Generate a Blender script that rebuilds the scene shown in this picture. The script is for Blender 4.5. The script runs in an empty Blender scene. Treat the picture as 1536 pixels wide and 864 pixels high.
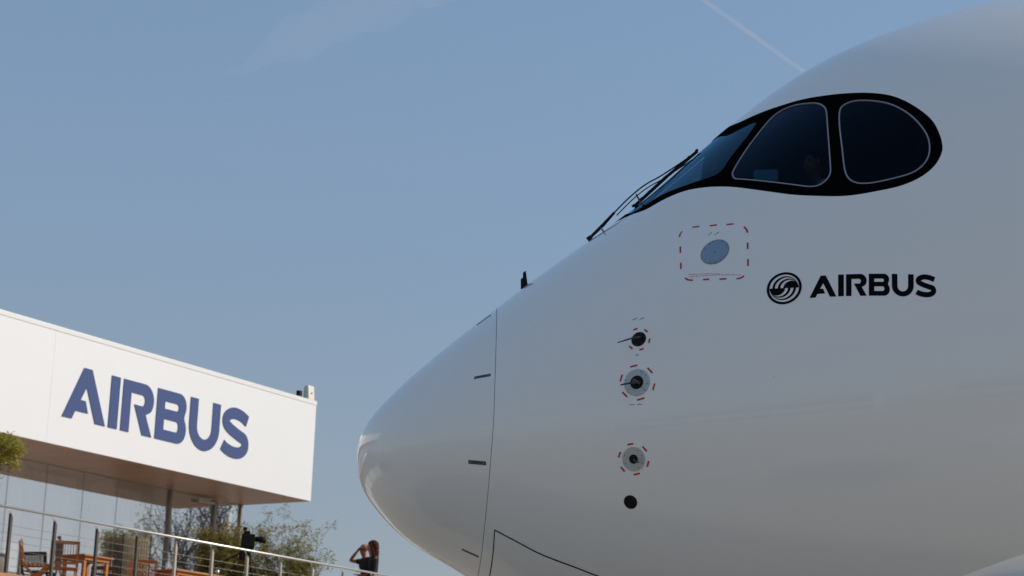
import bpy, bmesh, math, random
import numpy as np
from mathutils import Vector, Matrix, noise
from mathutils.geometry import delaunay_2d_cdt, tessellate_polygon
random.seed(4)
R_ = math.radians
S = bpy.context.scene
COL = S.collection

# ------------------------------------------------------------------ camera
PITCH, ROLL, FPX = R_(14.0), R_(2.0), 2987.0
cam = bpy.data.cameras.new('camera')
cam.sensor_width = 36.0
cam.lens = 36.0 * FPX / 1536.0
cam.clip_start = 0.1
cam.clip_end = 90000.0
camo = bpy.data.objects.new('camera', cam)
COL.objects.link(camo)
_r0 = Vector((1, 0, 0)); _u0 = Vector((0, -math.sin(PITCH), math.cos(PITCH)))
_f = Vector((0, math.cos(PITCH), math.sin(PITCH)))
_r = _r0 * math.cos(ROLL) + _u0 * math.sin(ROLL)
_u = _u0 * math.cos(ROLL) - _r0 * math.sin(ROLL)
camo.matrix_world = Matrix((( _r.x, _u.x, -_f.x, 0), (_r.y, _u.y, -_f.y, 0), (_r.z, _u.z, -_f.z, 1.6), (0, 0, 0, 1)))
cam.dof.use_dof = True
cam.dof.focus_distance = 13.2
cam.dof.aperture_fstop = 5.0
S.camera = camo

# ------------------------------------------------------------------ sky, sun, exposure
SUN_EL, SUN_AZ = R_(32.0), R_(82.0)          # azimuth clockwise from +Y
w = bpy.data.worlds.new('World'); S.world = w; w.use_nodes = True
nt = w.node_tree; nt.nodes.clear()
sky = nt.nodes.new('ShaderNodeTexSky'); sky.sky_type = 'NISHITA'; sky.sun_disc = False
sky.sun_elevation = SUN_EL; sky.sun_rotation = SUN_AZ
sky.altitude = 0; sky.air_density = 1.0; sky.dust_density = 0.5; sky.ozone_density = 1.0
bg = nt.nodes.new('ShaderNodeBackground'); bg.inputs['Strength'].default_value = 0.15
wo = nt.nodes.new('ShaderNodeOutputWorld')
# soften the contrast of the clear-sky model (thin high haze) and grey it towards the horizon
gm = nt.nodes.new('ShaderNodeGamma'); gm.inputs['Gamma'].default_value = 0.45
nt.links.new(sky.outputs[0], gm.inputs['Color'])
tcw = nt.nodes.new('ShaderNodeTexCoord'); sx = nt.nodes.new('ShaderNodeSeparateXYZ'); nt.links.new(tcw.outputs['Generated'], sx.inputs[0])
rp = nt.nodes.new('ShaderNodeMapRange'); rp.inputs['From Min'].default_value = 0.0; rp.inputs['From Max'].default_value = 0.40; rp.interpolation_type = 'SMOOTHSTEP'
nt.links.new(sx.outputs['Z'], rp.inputs['Value'])
mh = nt.nodes.new('ShaderNodeMix'); mh.data_type = 'RGBA'
mh.inputs[6].default_value = (1.18, 1.20, 1.28, 1); mh.inputs[7].default_value = (1.15, 1.45, 1.785, 1)
nt.links.new(rp.outputs[0], mh.inputs['Factor'])
ml = nt.nodes.new('ShaderNodeMix'); ml.data_type = 'RGBA'; ml.blend_type = 'MULTIPLY'; ml.inputs['Factor'].default_value = 1
nt.links.new(gm.outputs[0], ml.inputs[6]); nt.links.new(mh.outputs[2], ml.inputs[7]); nt.links.new(ml.outputs[2], bg.inputs['Color'])
nt.links.new(bg.outputs[0], wo.inputs['Surface'])
sun = bpy.data.lights.new('sun', 'SUN'); sun.energy = 3.5; sun.angle = R_(0.53); sun.color = (1.0, 0.905, 0.77)
suno = bpy.data.objects.new('sun', sun); COL.objects.link(suno)
SUN_DIR = Vector((math.sin(SUN_AZ) * math.cos(SUN_EL), math.cos(SUN_AZ) * math.cos(SUN_EL), math.sin(SUN_EL)))
suno.rotation_euler = SUN_DIR.to_track_quat('Z', 'Y').to_euler()
S.view_settings.view_transform = 'Standard'; S.view_settings.look = 'None'
S.view_settings.exposure = 0.0; S.view_settings.gamma = 1.0; S.view_settings.use_curve_mapping = False
S.cycles.max_bounces = 8; S.cycles.transparent_max_bounces = 24; S.cycles.volume_bounces = 0

# ------------------------------------------------------------------ helpers
def tag(o, label=None, cat=None, group=None, kind=None):
    if label: o['label'] = label
    if cat: o['category'] = cat
    if group: o['group'] = group
    if kind: o['kind'] = kind
    return o

def empty(name, loc=(0, 0, 0), rz=0, parent=None):
    o = bpy.data.objects.new(name, None); COL.objects.link(o)
    o.location = loc; o.rotation_euler = (0, 0, rz); o.empty_display_size = .2
    o.parent = parent
    return o

def link(name, me, mat=None, parent=None):
    o = bpy.data.objects.new(name, me); COL.objects.link(o)
    if mat: me.materials.append(mat)
    o.parent = parent
    return o

class MB:
    def __init__(s): s.v = []; s.f = []; s.sm = []
    def add(s, vs, fs, smooth=False):
        n = len(s.v); s.v += [tuple(p) for p in vs]
        s.f += [tuple(i + n for i in f) for f in fs]; s.sm += [smooth] * len(fs)
        return s
    def box(s, c, d, M=None, bev=0.0):
        x, y, z = d[0] / 2, d[1] / 2, d[2] / 2
        if bev <= 0:
            vs = [Vector((a * x, b * y, e * z)) for e in (-1, 1) for a, b in ((-1, -1), (1, -1), (1, 1), (-1, 1))]
            fs = [(0, 3, 2, 1), (4, 5, 6, 7), (0, 1, 5, 4), (1, 2, 6, 5), (2, 3, 7, 6), (3, 0, 4, 7)]
            sm = False
        else:
            bm = bmesh.new(); bmesh.ops.create_cube(bm, size=1)
            for v in bm.verts: v.co = Vector((v.co.x * d[0], v.co.y * d[1], v.co.z * d[2]))
            bmesh.ops.bevel(bm, geom=bm.edges[:], offset=bev, segments=2, profile=.7, affect='EDGES')
            bm.verts.index_update()
            vs = [v.co.copy() for v in bm.verts]; fs = [tuple(v.index for v in f.verts) for f in bm.faces]; bm.free(); sm = False
        if M is not None: vs = [M @ v for v in vs]
        c = Vector(c)
        return s.add([v + c for v in vs], fs, sm)
    def tube(s, pts, r, seg=10, caps=True):
        pts = [Vector(p) for p in pts]; n = len(pts)
        rs = r if isinstance(r, (list, tuple)) else [r] * n
        up = None; vs = []
        for i, p in enumerate(pts):
            t = (pts[min(i + 1, n - 1)] - pts[max(i - 1, 0)]).normalized()
            if up is None:
                up = Vector((0, 0, 1)) if abs(t.z) < .9 else Vector((1, 0, 0))
            a = t.cross(up).normalized(); b = a.cross(t).normalized(); up = b
            for k in range(seg):
                q = 2 * math.pi * k / seg
                vs.append(p + (a * math.cos(q) + b * math.sin(q)) * rs[i])
        fs = []
        for i in range(n - 1):
            for k in range(seg):
                k2 = (k + 1) % seg
                fs.append((i * seg + k, i * seg + k2, (i + 1) * seg + k2, (i + 1) * seg + k))
        s.add(vs, fs, True)
        if caps:
            b = len(s.v) - len(vs)
            s.f.append(tuple(b + k for k in range(seg))[::-1]); s.sm.append(False)
            s.f.append(tuple(b + (n - 1) * seg + k for k in range(seg))); s.sm.append(False)
        return s
    def bar(s, a, b, wx, wy, up=(0, 0, 1)):
        a = Vector(a); b = Vector(b); t = (b - a).normalized(); up = Vector(up)
        if abs(t.dot(up)) > .95: up = Vector((0, 1, 0))
        x = t.cross(up).normalized(); y = x.cross(t)
        vs = []
        for p in (a, b):
            for i, j in ((-1, -1), (1, -1), (1, 1), (-1, 1)): vs.append(p + x * i * wx / 2 + y * j * wy / 2)
        return s.add(vs, [(0, 3, 2, 1), (4, 5, 6, 7), (0, 1, 5, 4), (1, 2, 6, 5), (2, 3, 7, 6), (3, 0, 4, 7)])
    def prism(s, poly, M, h):
        """closed 2-D polygon (x, y) extruded by h along local z, placed by matrix M"""
        n = len(poly)
        tri = tessellate_polygon([[Vector((x, y, 0)) for x, y in poly]])
        vs = [M @ Vector((x, y, 0)) for x, y in poly] + [M @ Vector((x, y, h)) for x, y in poly]
        fs = [t[::-1] for t in tri] + [tuple(i + n for i in t) for t in tri]
        fs += [(i, (i + 1) % n, (i + 1) % n + n, i + n) for i in range(n)]
        return s.add(vs, fs)
    def build(s, name, mat=None, parent=None):
        me = bpy.data.meshes.new(name); me.from_pydata(s.v, [], s.f)
        me.polygons.foreach_set('use_smooth', s.sm)
        bm = bmesh.new(); bm.from_mesh(me); bmesh.ops.recalc_face_normals(bm, faces=bm.faces[:]); bm.to_mesh(me); bm.free()
        me.validate(); me.update()
        return link(name, me, mat, parent)

def copy_tree(o, parent=None):
    c = o.copy(); COL.objects.link(c); c.parent = parent
    for ch in [k for k in KIDS(o)]: copy_tree(ch, c)
    return c
def KIDS(o): return [k for k in bpy.data.objects if k.parent == o]

# ------------------------------------------------------------------ materials
def mat(name, col, rough=.5, metal=0., spec=.5, coat=0., var=0., vscale=6., bump=0., bscale=40., rv=0., stretch=(1, 1, 1), subs=0.):
    m = bpy.data.materials.new(name); m.use_nodes = True; n = m.node_tree; b = n.nodes['Principled BSDF']
    b.inputs['Base Color'].default_value = (*col, 1); b.inputs['Roughness'].default_value = rough
    b.inputs['Metallic'].default_value = metal; b.inputs['Specular IOR Level'].default_value = spec
    b.inputs['Coat Weight'].default_value = coat; b.inputs['Coat Roughness'].default_value = .06
    tc = n.nodes.new('ShaderNodeTexCoord'); mp = n.nodes.new('ShaderNodeMapping'); mp.inputs['Scale'].default_value = stretch
    n.links.new(tc.outputs['Object'], mp.inputs[0])
    if var or rv:
        nz = n.nodes.new('ShaderNodeTexNoise'); nz.inputs['Scale'].default_value = vscale; nz.inputs['Detail'].default_value = 5
        n.links.new(mp.outputs[0], nz.inputs['Vector'])
    if var:
        mr = n.nodes.new('ShaderNodeMapRange'); mr.inputs['From Min'].default_value = .25; mr.inputs['From Max'].default_value = .75
        mr.inputs['To Min'].default_value = 1 - var; mr.inputs['To Max'].default_value = 1 + var
        n.links.new(nz.outputs['Fac'], mr.inputs['Value'])
        mx = n.nodes.new('ShaderNodeMix'); mx.data_type = 'RGBA'; mx.blend_type = 'MULTIPLY'; mx.inputs['Factor'].default_value = 1
        mx.inputs[6].default_value = (*col, 1); n.links.new(mr.outputs[0], mx.inputs[7]); n.links.new(mx.outputs[2], b.inputs['Base Color'])
    if rv:
        mr2 = n.nodes.new('ShaderNodeMapRange'); mr2.inputs['To Min'].default_value = max(0.02, rough - rv); mr2.inputs['To Max'].default_value = rough + rv
        n.links.new(nz.outputs['Fac'], mr2.inputs['Value']); n.links.new(mr2.outputs[0], b.inputs['Roughness'])
    if bump:
        nb = n.nodes.new('ShaderNodeTexNoise'); nb.inputs['Scale'].default_value = bscale; nb.inputs['Detail'].default_value = 3
        n.links.new(mp.outputs[0], nb.inputs['Vector'])
        bp = n.nodes.new('ShaderNodeBump'); bp.inputs['Strength'].default_value = bump; bp.inputs['Distance'].default_value = .01
        n.links.new(nb.outputs['Fac'], bp.inputs['Height']); n.links.new(bp.outputs[0], b.inputs['Normal'])
    return m

def glass(name, tint, refl, rough=0.0, f0=.04):
    """window glass: tinted see-through sheet with a mirror coat that rises towards grazing angles"""
    m = bpy.data.materials.new(name); m.use_nodes = True; n = m.node_tree; n.nodes.clear()
    o = n.nodes.new('ShaderNodeOutputMaterial'); t = n.nodes.new('ShaderNodeBsdfTransparent'); t.inputs[0].default_value = (*tint, 1)
    g = n.nodes.new('ShaderNodeBsdfGlossy'); g.inputs['Roughness'].default_value = rough; g.inputs[0].default_value = (*refl, 1)
    fr = n.nodes.new('ShaderNodeLayerWeight'); fr.inputs['Blend'].default_value = .5
    pw = n.nodes.new('ShaderNodeMath'); pw.operation = 'POWER'; pw.inputs[1].default_value = 5.0; n.links.new(fr.outputs['Facing'], pw.inputs[0])
    mr = n.nodes.new('ShaderNodeMapRange'); mr.inputs['To Min'].default_value = f0; mr.inputs['To Max'].default_value = 1.
    mx = n.nodes.new('ShaderNodeMixShader')
    n.links.new(pw.outputs[0], mr.inputs['Value']); n.links.new(mr.outputs[0], mx.inputs[0]); n.links.new(t.outputs[0], mx.inputs[1]); n.links.new(g.outputs[0], mx.inputs[2])
    n.links.new(mx.outputs[0], o.inputs[0]); return m

def leafmat(name, col, var=.3):
    m = mat(name, col, .55, var=var, vscale=1.2)
    b = m.node_tree.nodes['Principled BSDF']; o = [x for x in m.node_tree.nodes if x.type == 'OUTPUT_MATERIAL'][0]
    t = m.node_tree.nodes.new('ShaderNodeBsdfTranslucent'); t.inputs[0].default_value = (*[min(.9, c * 1.3) for c in col], 1)
    mx = m.node_tree.nodes.new('ShaderNodeMixShader'); mx.inputs[0].default_value = .35
    m.node_tree.links.new(b.outputs[0], mx.inputs[1]); m.node_tree.links.new(t.outputs[0], mx.inputs[2]); m.node_tree.links.new(mx.outputs[0], o.inputs[0])
    return m

M = {}
M['paint'] = mat('white_aircraft_paint', (.90, .865, .81), .34, coat=1.0, var=.012, vscale=.35, bump=.10, bscale=1.1)
M['radome'] = mat('white_radome_paint', (.89, .855, .80), .34, coat=1.0, var=.012, vscale=.4, bump=.10, bscale=1.3)
M['maskp'] = mat('black_mask_paint', (.003, .003, .0035), .5, spec=.0)
M['black'] = mat('black_rubber', (.007, .007, .007), .6, spec=.2)
M['blackgloss'] = mat('black_print', (.004, .004, .005), .5, spec=.05)
M['red'] = mat('red_stencil_paint', (.50, .02, .03), .5)
M['greymark'] = mat('grey_stencil_paint', (.16, .17, .18), .6)
M['frame'] = mat('window_retainer_metal', (.36, .34, .36), .4, metal=.6)
M['alu'] = mat('bare_aluminium_plate', (.46, .49, .48), .42, metal=.35, var=.06, vscale=30)
M['port'] = mat('blue_grey_port_cover', (.30, .37, .45), .3, metal=.5, var=.05, vscale=12)
M['darkmetal'] = mat('heated_probe_metal', (.10, .085, .075), .35, metal=.8, var=.15, vscale=60)
M['divert'] = mat('diverter_strip_metal', (.07, .075, .085), .4, metal=.5, var=.3, vscale=90, stretch=(1, 1, 1))
M['cockpit'] = mat('cockpit_lining', (.05, .055, .06), .8)
M['panelgrey'] = mat('instrument_panel_grey', (.09, .12, .15), .6, var=.2, vscale=20)
M['screenblue'] = mat('blue_folder', (.20, .55, .80), .5)
M['glass_cock'] = glass('cockpit_glass', (.25, .32, .36), (.30, .50, .80), 0.0, .014)
M['glass_front'] = glass('windscreen_glass', (.20, .30, .36), (.22, .46, .66), 0.01, .08)
M['glass_bld'] = glass('terrace_glass', (1, 1, 1), (1, 1, 1), 0.0, .50)
M['white'] = mat('white_cladding', (.79, .80, .82), .45, var=.015, vscale=.7)
M['coping'] = mat('white_coping', (.80, .80, .79), .35)
M['sign'] = mat('blue_sign_letters', (.072, .105, .245), .6, spec=.1)
M['soffit'] = mat('brown_soffit', (.43, .345, .285), .4, var=.07, vscale=1.5, spec=.5)
M['fr_grey'] = mat('anodised_window_frame', (.30, .28, .26), .4, metal=.4)
M['steel'] = mat('brushed_steel', (.58, .565, .52), .32, metal=.55, var=.05, vscale=20)
M['cable'] = mat('steel_cable', (.34, .33, .31), .45, metal=.4)
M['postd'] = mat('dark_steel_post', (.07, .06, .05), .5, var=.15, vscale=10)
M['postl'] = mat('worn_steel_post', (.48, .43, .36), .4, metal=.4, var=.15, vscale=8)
M['curtain'] = mat('sheer_curtain', (.84, .85, .87), .8)
M['interior'] = mat('interior_wall', (.50, .51, .52), .8)
M['column'] = mat('cream_column', (.88, .86, .82), .6, var=.02, vscale=3)
M['teak'] = mat('oiled_teak', (.42, .155, .035), .45, var=.22, vscale=9, stretch=(1, 1, 6))
M['teakd'] = mat('dark_teak', (.10, .045, .02), .5, var=.2, vscale=9)
M['wick'] = mat('dark_woven_seat', (.045, .032, .02), .7, var=.3, vscale=60)
M['deck'] = mat('orange_deck_board', (.42, .20, .085), .6, var=.15, vscale=5, stretch=(1, 8, 1))
M['tan'] = mat('tan_canvas', (.58, .47, .26), .8, var=.1, vscale=12)
M['skin'] = mat('skin', (.30, .125, .07), .5, var=.08, vscale=15)
M['skin2'] = mat('fair_skin', (.42, .20, .12), .5, var=.06, vscale=15)
M['tshirt'] = mat('black_cotton', (.012, .012, .014), .85)
M['trousers'] = mat('dark_denim', (.02, .025, .04), .85)
M['hair'] = mat('auburn_hair', (.055, .016, .007), .8, spec=.15, var=.35, vscale=30, stretch=(6, 6, .6))
M['stubble'] = mat('cropped_hair', (.33, .17, .11), .7, var=.2, vscale=60)
M['eye'] = mat('eye', (.02, .015, .01), .2)
M['lens'] = mat('sunglass_lens', (.02, .02, .02), .08)
M['lip'] = mat('lip', (.36, .12, .09), .5)
M['bark'] = mat('grey_brown_bark', (.10, .075, .055), .85, var=.3, vscale=14, bump=.4)
M['leaf_olive'] = leafmat('olive_leaf', (.30, .28, .04))
M['leaf_bamboo'] = leafmat('bamboo_leaf', (.26, .23, .06))
M['leaf_dark'] = leafmat('dark_leaf', (.035, .04, .018))
M['cane'] = mat('dry_bamboo_cane', (.28, .21, .09), .6, var=.2, vscale=8)
M['pot'] = mat('grey_planter', (.20, .19, .18), .8, var=.1)
M['shirtblue'] = mat('light_blue_shirt', (.38, .58, .70), .8)
M['tyre'] = mat('tyre_rubber', (.02, .02, .02), .8)
M['canvas'] = leafmat('pale_parasol_canvas', (.66, .63, .58), .02)
M['lampw'] = mat('cream_lamp_housing', (.72, .68, .58), .5)
M['cream_pl'] = mat('silver_ball', (.8, .8, .8), .15, metal=.9)

def ground_mat():
    m = mat('concrete_apron', (.33, .29, .24), .85, var=.12, vscale=.25, bump=.3, bscale=30)
    return m
M['ground'] = ground_mat()

# ------------------------------------------------------------------ the ground
g = MB(); N = 24
g.add([(-12000, -12000, 0), (12000, -12000, 0), (12000, 12000, 0), (-12000, 12000, 0)], [(0, 1, 2, 3)])
tag(g.build('ground', M['ground']), kind='structure')

# ------------------------------------------------------------------ fuselage surface
def pchip(x, y, q):
    x = np.asarray(x, float); y = np.asarray(y, float); h = np.diff(x); d = np.diff(y) / h
    m = np.zeros_like(x); m[0] = d[0]; m[-1] = d[-1]
    for i in range(1, len(x) - 1):
        if d[i-1] * d[i] > 0:
            w1 = 2*h[i] + h[i-1]; w2 = h[i] + 2*h[i-1]; m[i] = (w1+w2) / (w1/d[i-1] + w2/d[i])
    q = np.clip(q, x[0], x[-1]); i = np.clip(np.searchsorted(x, q) - 1, 0, len(h) - 1)
    t = (q - x[i]) / h[i]
    return y[i]*(2*t**3-3*t**2+1) + h[i]*m[i]*(t**3-2*t**2+t) + y[i+1]*(3*t**2-2*t**3) + h[i]*m[i+1]*(t**3-t**2)
TG = np.linspace(-4, 4, 1601)
KER = np.exp(-.5 * (np.arange(-60, 61) * .005 / .10) ** 2); KER /= KER.sum()
def smoothed(sv, vals):
    y = np.sign(TG) * pchip(np.sqrt(sv), vals, np.abs(TG))
    y = np.convolve(np.pad(y, 60, mode='edge'), KER, 'valid'); d = np.gradient(y, TG)
    def fn(s):
        q = np.sqrt(np.minimum(s, 15.9)); i = np.clip(((q + 4) / .005).astype(int), 0, 1599); h = .005; u = (q - TG[i]) / h
        return y[i]*(2*u**3-3*u**2+1) + h*d[i]*(u**3-2*u**2+u) + y[i+1]*(3*u**2-2*u**3) + h*d[i+1]*(u**3-u**2)
    return fn
f_top = smoothed([0,.06,.15,.3,.5,.8,1.1,1.5,1.9,2.3,2.7,3.1,3.5,4,4.5,5,6,8,16],
                 [0,.209,.326,.488,.682,.939,1.190,1.532,1.792,2.190,2.583,2.945,3.218,3.431,3.606,3.759,3.93,3.99,4.0])
f_bot = smoothed([0,.06,.15,.3,.5,.8,1.1,1.5,2.2,3.2,4.5,6,8,16], [0,-.294,-.39,-.567,-.704,-.839,-1.044,-1.29,-1.58,-1.814,-2.0,-2.09,-2.1,-2.1])
f_wid = smoothed([0,.02,.1,.25,.5,1,1.5,2,3,4,5,6,7,8,16], [0,.17,.38,.60,.87,1.26,1.58,1.84,2.27,2.57,2.77,2.9,2.96,2.98,2.98])
f_mid = smoothed([0,1,3,6,8,16], [0,.055,.231,.52,.55,.55])
# aircraft frame: origin on the ground under the nose tip, x aft, -y towards the terrace side, z up
NOSE_Z = 3.975
PLANE = empty('airliner', (-1.115, 14.8, 0), R_(1.0))
tag(PLANE, 'white passenger jet with black cockpit window mask seen from beside its nose', 'aeroplane')
def surf(s, th):
    s = np.asarray(s, float); th = np.asarray(th, float); s, th = np.broadcast_arrays(s, th)
    s = np.maximum(s, 0)
    zm = f_mid(s); c, sn = np.cos(th), np.sin(th)
    tp, bt, wd = f_top(s), f_bot(s), f_wid(s)
    k = np.clip((s - 46.) / 19., 0, 1); g = 1 - .93 * k ** 1.6
    zc = (tp + bt) / 2
    z = np.where(sn >= 0, zm + (tp - zm) * sn, zm + (zm - bt) * sn)
    z = zc + (z - zc) * g + 2.2 * k ** 1.6
    return np.stack([s, -wd * g * c, z + NOSE_Z], -1)
def snrm(s, th):
    h = 1e-4; s = np.maximum(np.asarray(s, float), 2e-4); th = np.asarray(th, float)
    a = surf(s + h, th) - surf(s - h, th); b = surf(s, th + h) - surf(s, th - h)
    n = np.cross(b, a); n /= np.maximum(np.linalg.norm(n, axis=-1)[..., None], 1e-12)
    out = np.stack([np.zeros_like(n[..., 0]) - .0, -np.cos(th) * np.ones_like(n[..., 0]), np.sin(th) * np.ones_like(n[..., 0])], -1)
    n *= np.where((n * out).sum(-1) < 0, -1, 1)[..., None]
    return n
def on(s, deg, off=0.0):
    t = math.radians(deg); p = surf(s, t); n = snrm(s, t)
    return Vector(p + n * off)
def nm(s, deg): return Vector(snrm(s, math.radians(deg)))
def joint(th):
    return 1.0 - .047 * (np.minimum(0, th) / R_(-60)) ** 1.15 if not np.isscalar(th) else 1.0 - .047 * (max(0., -th) / R_(60)) ** 1.15

def shell(name, co, faces, nor, m, parent, mirror=False):
    co = np.array(co); nor = np.array(nor)
    if mirror:
        n0 = len(co); c2 = co.copy(); c2[:, 1] *= -1; n2 = nor.copy(); n2[:, 1] *= -1
        onc = np.abs(co[:, 1]) < 1e-6
        idx = np.where(onc, np.arange(n0), np.arange(n0) + n0)
        co = np.vstack([co, c2]); nor = np.vstack([nor, n2])
        faces = list(faces) + [tuple(int(idx[i]) for i in f[::-1]) for f in faces]
    used = sorted({i for f in faces for i in f}); rm = {j: i for i, j in enumerate(used)}
    co = co[used]; nor = nor[used]; faces = [tuple(rm[i] for i in f) for f in faces]
    # orient by normals
    ff = []
    for f in faces:
        a, b, c = co[f[0]], co[f[1]], co[f[2]]
        if np.dot(np.cross(b - a, c - a), nor[f[0]]) < 0: f = f[::-1]
        ff.append(f)
    me = bpy.data.meshes.new(name); me.from_pydata(co.tolist(), [], ff)
    me.polygons.foreach_set('use_smooth', [True] * len(ff)); me.update()
    me.normals_split_custom_set_from_vertices([tuple(v) for v in nor])
    return link(name, me, m, parent)

def catmull(pts, n=6, closed=True):
    P = [np.array(p, float) for p in pts]; out = []; L = len(P)
    rng = range(L) if closed else range(L - 1)
    for i in rng:
        g = (lambda k: P[k % L]) if closed else (lambda k: P[min(max(k, 0), L - 1)])
        p0, p1, p2, p3 = g(i - 1), g(i), g(i + 1), g(i + 2)
        for j in range(n):
            t = j / n
            out.append(.5 * (2*p1 + (p2-p0)*t + (2*p0-5*p1+4*p2-p3)*t*t + (3*p1-p0-3*p2+p3)*t**3))
    if not closed: out.append(P[-1])
    return out
def relax(P, k=2, closed=True):
    P = np.array(P)
    for _ in range(k):
        Q = (np.roll(P, 1, 0) + np.roll(P, -1, 0) + 2 * P) / 4
        if not closed: Q[0], Q[-1] = P[0], P[-1]
        P = Q
    return P
def inside(px, py, poly):
    r = False; n = len(poly); j = n - 1
    for i in range(n):
        xi, yi = poly[i]; xj, yj = poly[j]
        if (yi > py) != (yj > py) and px < (xj - xi) * (py - yi) / (yj - yi) + xi: r = not r
        j = i
    return r

FE = {'MASK_LOW': [(1.9507, 65.283), (2.0421, 59.414), (2.1429, 57.353), (2.2828, 53.349), (2.4152, 48.218), (2.5495, 43.175), (2.7105, 37.612), (2.8517, 33.699), (2.9933, 30.594), (3.1854, 27.756), (3.3294, 26.362), (3.4752, 25.695), (3.6237, 25.31), (3.7546, 25.763), (3.8494, 26.934), (3.9032, 28.555), (3.9221, 30.084), (3.9149, 32.458), (3.8885, 35.16), (3.8249, 38.162), (3.742, 41.358), (3.6546, 44.037), (3.535, 46.752), (3.3932, 49.654), (3.2487, 52.827), (3.1063, 56.473), (3.011, 58.876), (2.9133, 62.008), (2.8201, 65.437), (2.8315, 88.496)], 'W3': [(3.3329, 45.666), (3.3744, 46.454), (3.4265, 46.314), (3.494, 45.22), (3.5688, 43.687), (3.6417, 41.943), (3.702, 39.963), (3.7598, 37.651), (3.8058, 35.159), (3.8374, 32.828), (3.8433, 30.707), (3.8251, 28.873), (3.7839, 27.682), (3.7206, 26.955), (3.6307, 26.866), (3.4829, 27.201), (3.3909, 27.876), (3.3396, 28.803), (3.3095, 30.052), (3.2976, 32.079), (3.3031, 36.756), (3.3096, 41.263)], 'W2': [(2.6088, 45.366), (2.6177, 46.486), (2.6991, 50.033), (2.8223, 53.932), (2.9213, 56.556), (2.9989, 56.742), (3.079, 55.305), (3.1536, 52.982), (3.2088, 51.21), (3.2409, 49.241), (3.2526, 47.054), (3.2326, 41.49), (3.2166, 34.55), (3.2104, 32.282), (3.1883, 31.287), (3.146, 30.746), (3.096, 30.873), (3.0008, 32.625), (2.8117, 37.204), (2.6326, 42.9), (2.6137, 44.237)], 'W1': [(2.6758, 64.238), (2.752, 63.126), (2.7978, 61.676), (2.8286, 60.147), (2.817, 58.64), (2.7545, 56.083), (2.6707, 53.661), (2.6035, 51.608), (2.5511, 49.592), (2.4923, 49.727), (2.3997, 52.414), (2.3155, 55.194), (2.2314, 58.454), (2.1508, 61.723), (2.052, 63.839), (1.9956, 64.045)], 'DASH_PANEL': [[(2.3215, 37.178), (2.3649, 36.111)], [(2.4284, 34.602), (2.4743, 33.696)], [(2.535, 32.364), (2.5781, 31.589)], [(2.642, 29.625), (2.6557, 28.717), (2.6617, 27.877)], [(2.6574, 25.81), (2.6548, 24.467)], [(2.6536, 22.384), (2.6514, 21.024)], [(2.6233, 19.453), (2.6052, 19.279), (2.5756, 19.442)], [(2.3666, 22.295), (2.4048, 21.763)], [(2.4693, 20.818), (2.5124, 20.279)], [(2.2536, 24.643), (2.272, 23.845), (2.3026, 23.21)], [(2.2312, 29.106), (2.2296, 27.393)], [(2.2341, 33.649), (2.2324, 31.821)], [(2.2547, 37.876), (2.2417, 37.531), (2.2332, 36.674)]], 'PORT': (2.4492, 27.337), 'DASH1': [[(1.9144, 17.042), (1.9424, 17.033)], [(1.986, 16.146), (2.0066, 15.229)], [(2.0201, 13.493), (2.0131, 12.548)], [(1.9805, 11.554), (1.9528, 11.521)], [(1.909, 12.278), (1.8868, 13.244)]], 'DASH2': [[(1.8942, 8.03), (1.9406, 8.043)], [(2.005, 6.861), (2.0376, 5.423)], [(2.052, 3.066), (2.0409, 1.691)], [(1.988, 0.283), (1.942, 0.034)], [(1.8772, 1.114), (1.8454, 2.442)], [(1.8305, 5.054), (1.8438, 6.648)]], 'DASH3': [[(1.8877, -10.376), (1.9254, -10.188)], [(1.984, -10.945), (2.0126, -12.103)], [(2.0275, -14.313), (2.0188, -15.667)], [(1.9746, -17.168), (1.935, -17.516)], [(1.8774, -16.773), (1.8497, -15.685)], [(1.8333, -13.375), (1.8443, -11.997)]], 'PROBE': [(1.9487, 14.222), (1.9383, 4.051), (1.9305, -13.822), (1.9241, -24.089)], 'STRIP': [[(0.8575, 64.74), (0.958, 63.601)], [(0.8538, 21.073), (0.9656, 19.327)], [(0.8364, -16.177), (0.9574, -16.314)], [(0.8135, -61.275), (0.9324, -60.33)]], 'GEARSEAM': [[(1.0188, -69.469), (1.0333, -54.437), (1.0367, -42.352)], [(1.0367, -42.352), (1.1085, -42.909), (1.2089, -43.7), (1.3417, -44.759), (1.4725, -45.049), (1.6032, -45.322), (1.7442, -45.888), (1.941, -46.397), (2.2057, -46.649)]], 'EMBLEM': (2.8689, 14.662), 'LOGO': [(3.0228, 11.882), (3.7913, 8.142), (3.0282, 15.235), (3.7984, 11.002)], 'MARKS': [(2.4245, 32.43), (2.4684, 31.506), (1.9237, 19.713), (1.971, 19.137), (1.9438, 10.423), (1.9091, -0.877), (1.9581, -1.074), (2.2768, 25.039), (2.4739, 21.872), (2.2825, 24.357), (2.6026, 19.875), (2.796, 0.744), (2.3556, 36.341)], 'wiper_thick': [[0.569, 14.446, 5.605], [0.589, 14.397, 5.618], [0.67, 14.406, 5.707], [0.75, 14.391, 5.801]], 'arm': [[0.75, 14.391, 5.801], [0.836, 14.403, 5.9], [0.925, 14.406, 5.988], [1.004, 14.401, 6.048], [1.088, 14.412, 6.102], [1.233, 14.447, 6.216], [1.368, 14.455, 6.322]], 'blade': [[0.898, 14.415, 5.859], [1.018, 14.439, 5.991], [1.141, 14.416, 6.105], [1.257, 14.435, 6.215], [1.371, 14.414, 6.314]], 'strut': [[0.92, 14.426, 5.95], [0.94, 13.996, 5.735]], 'antenna': [[0.063, 14.454, 5.273], [0.081, 14.442, 5.327], [0.101, 14.443, 5.328], [0.118, 14.281, 5.185], [0.075, 14.505, 5.219]]}
D2 = math.pi / 180
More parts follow.
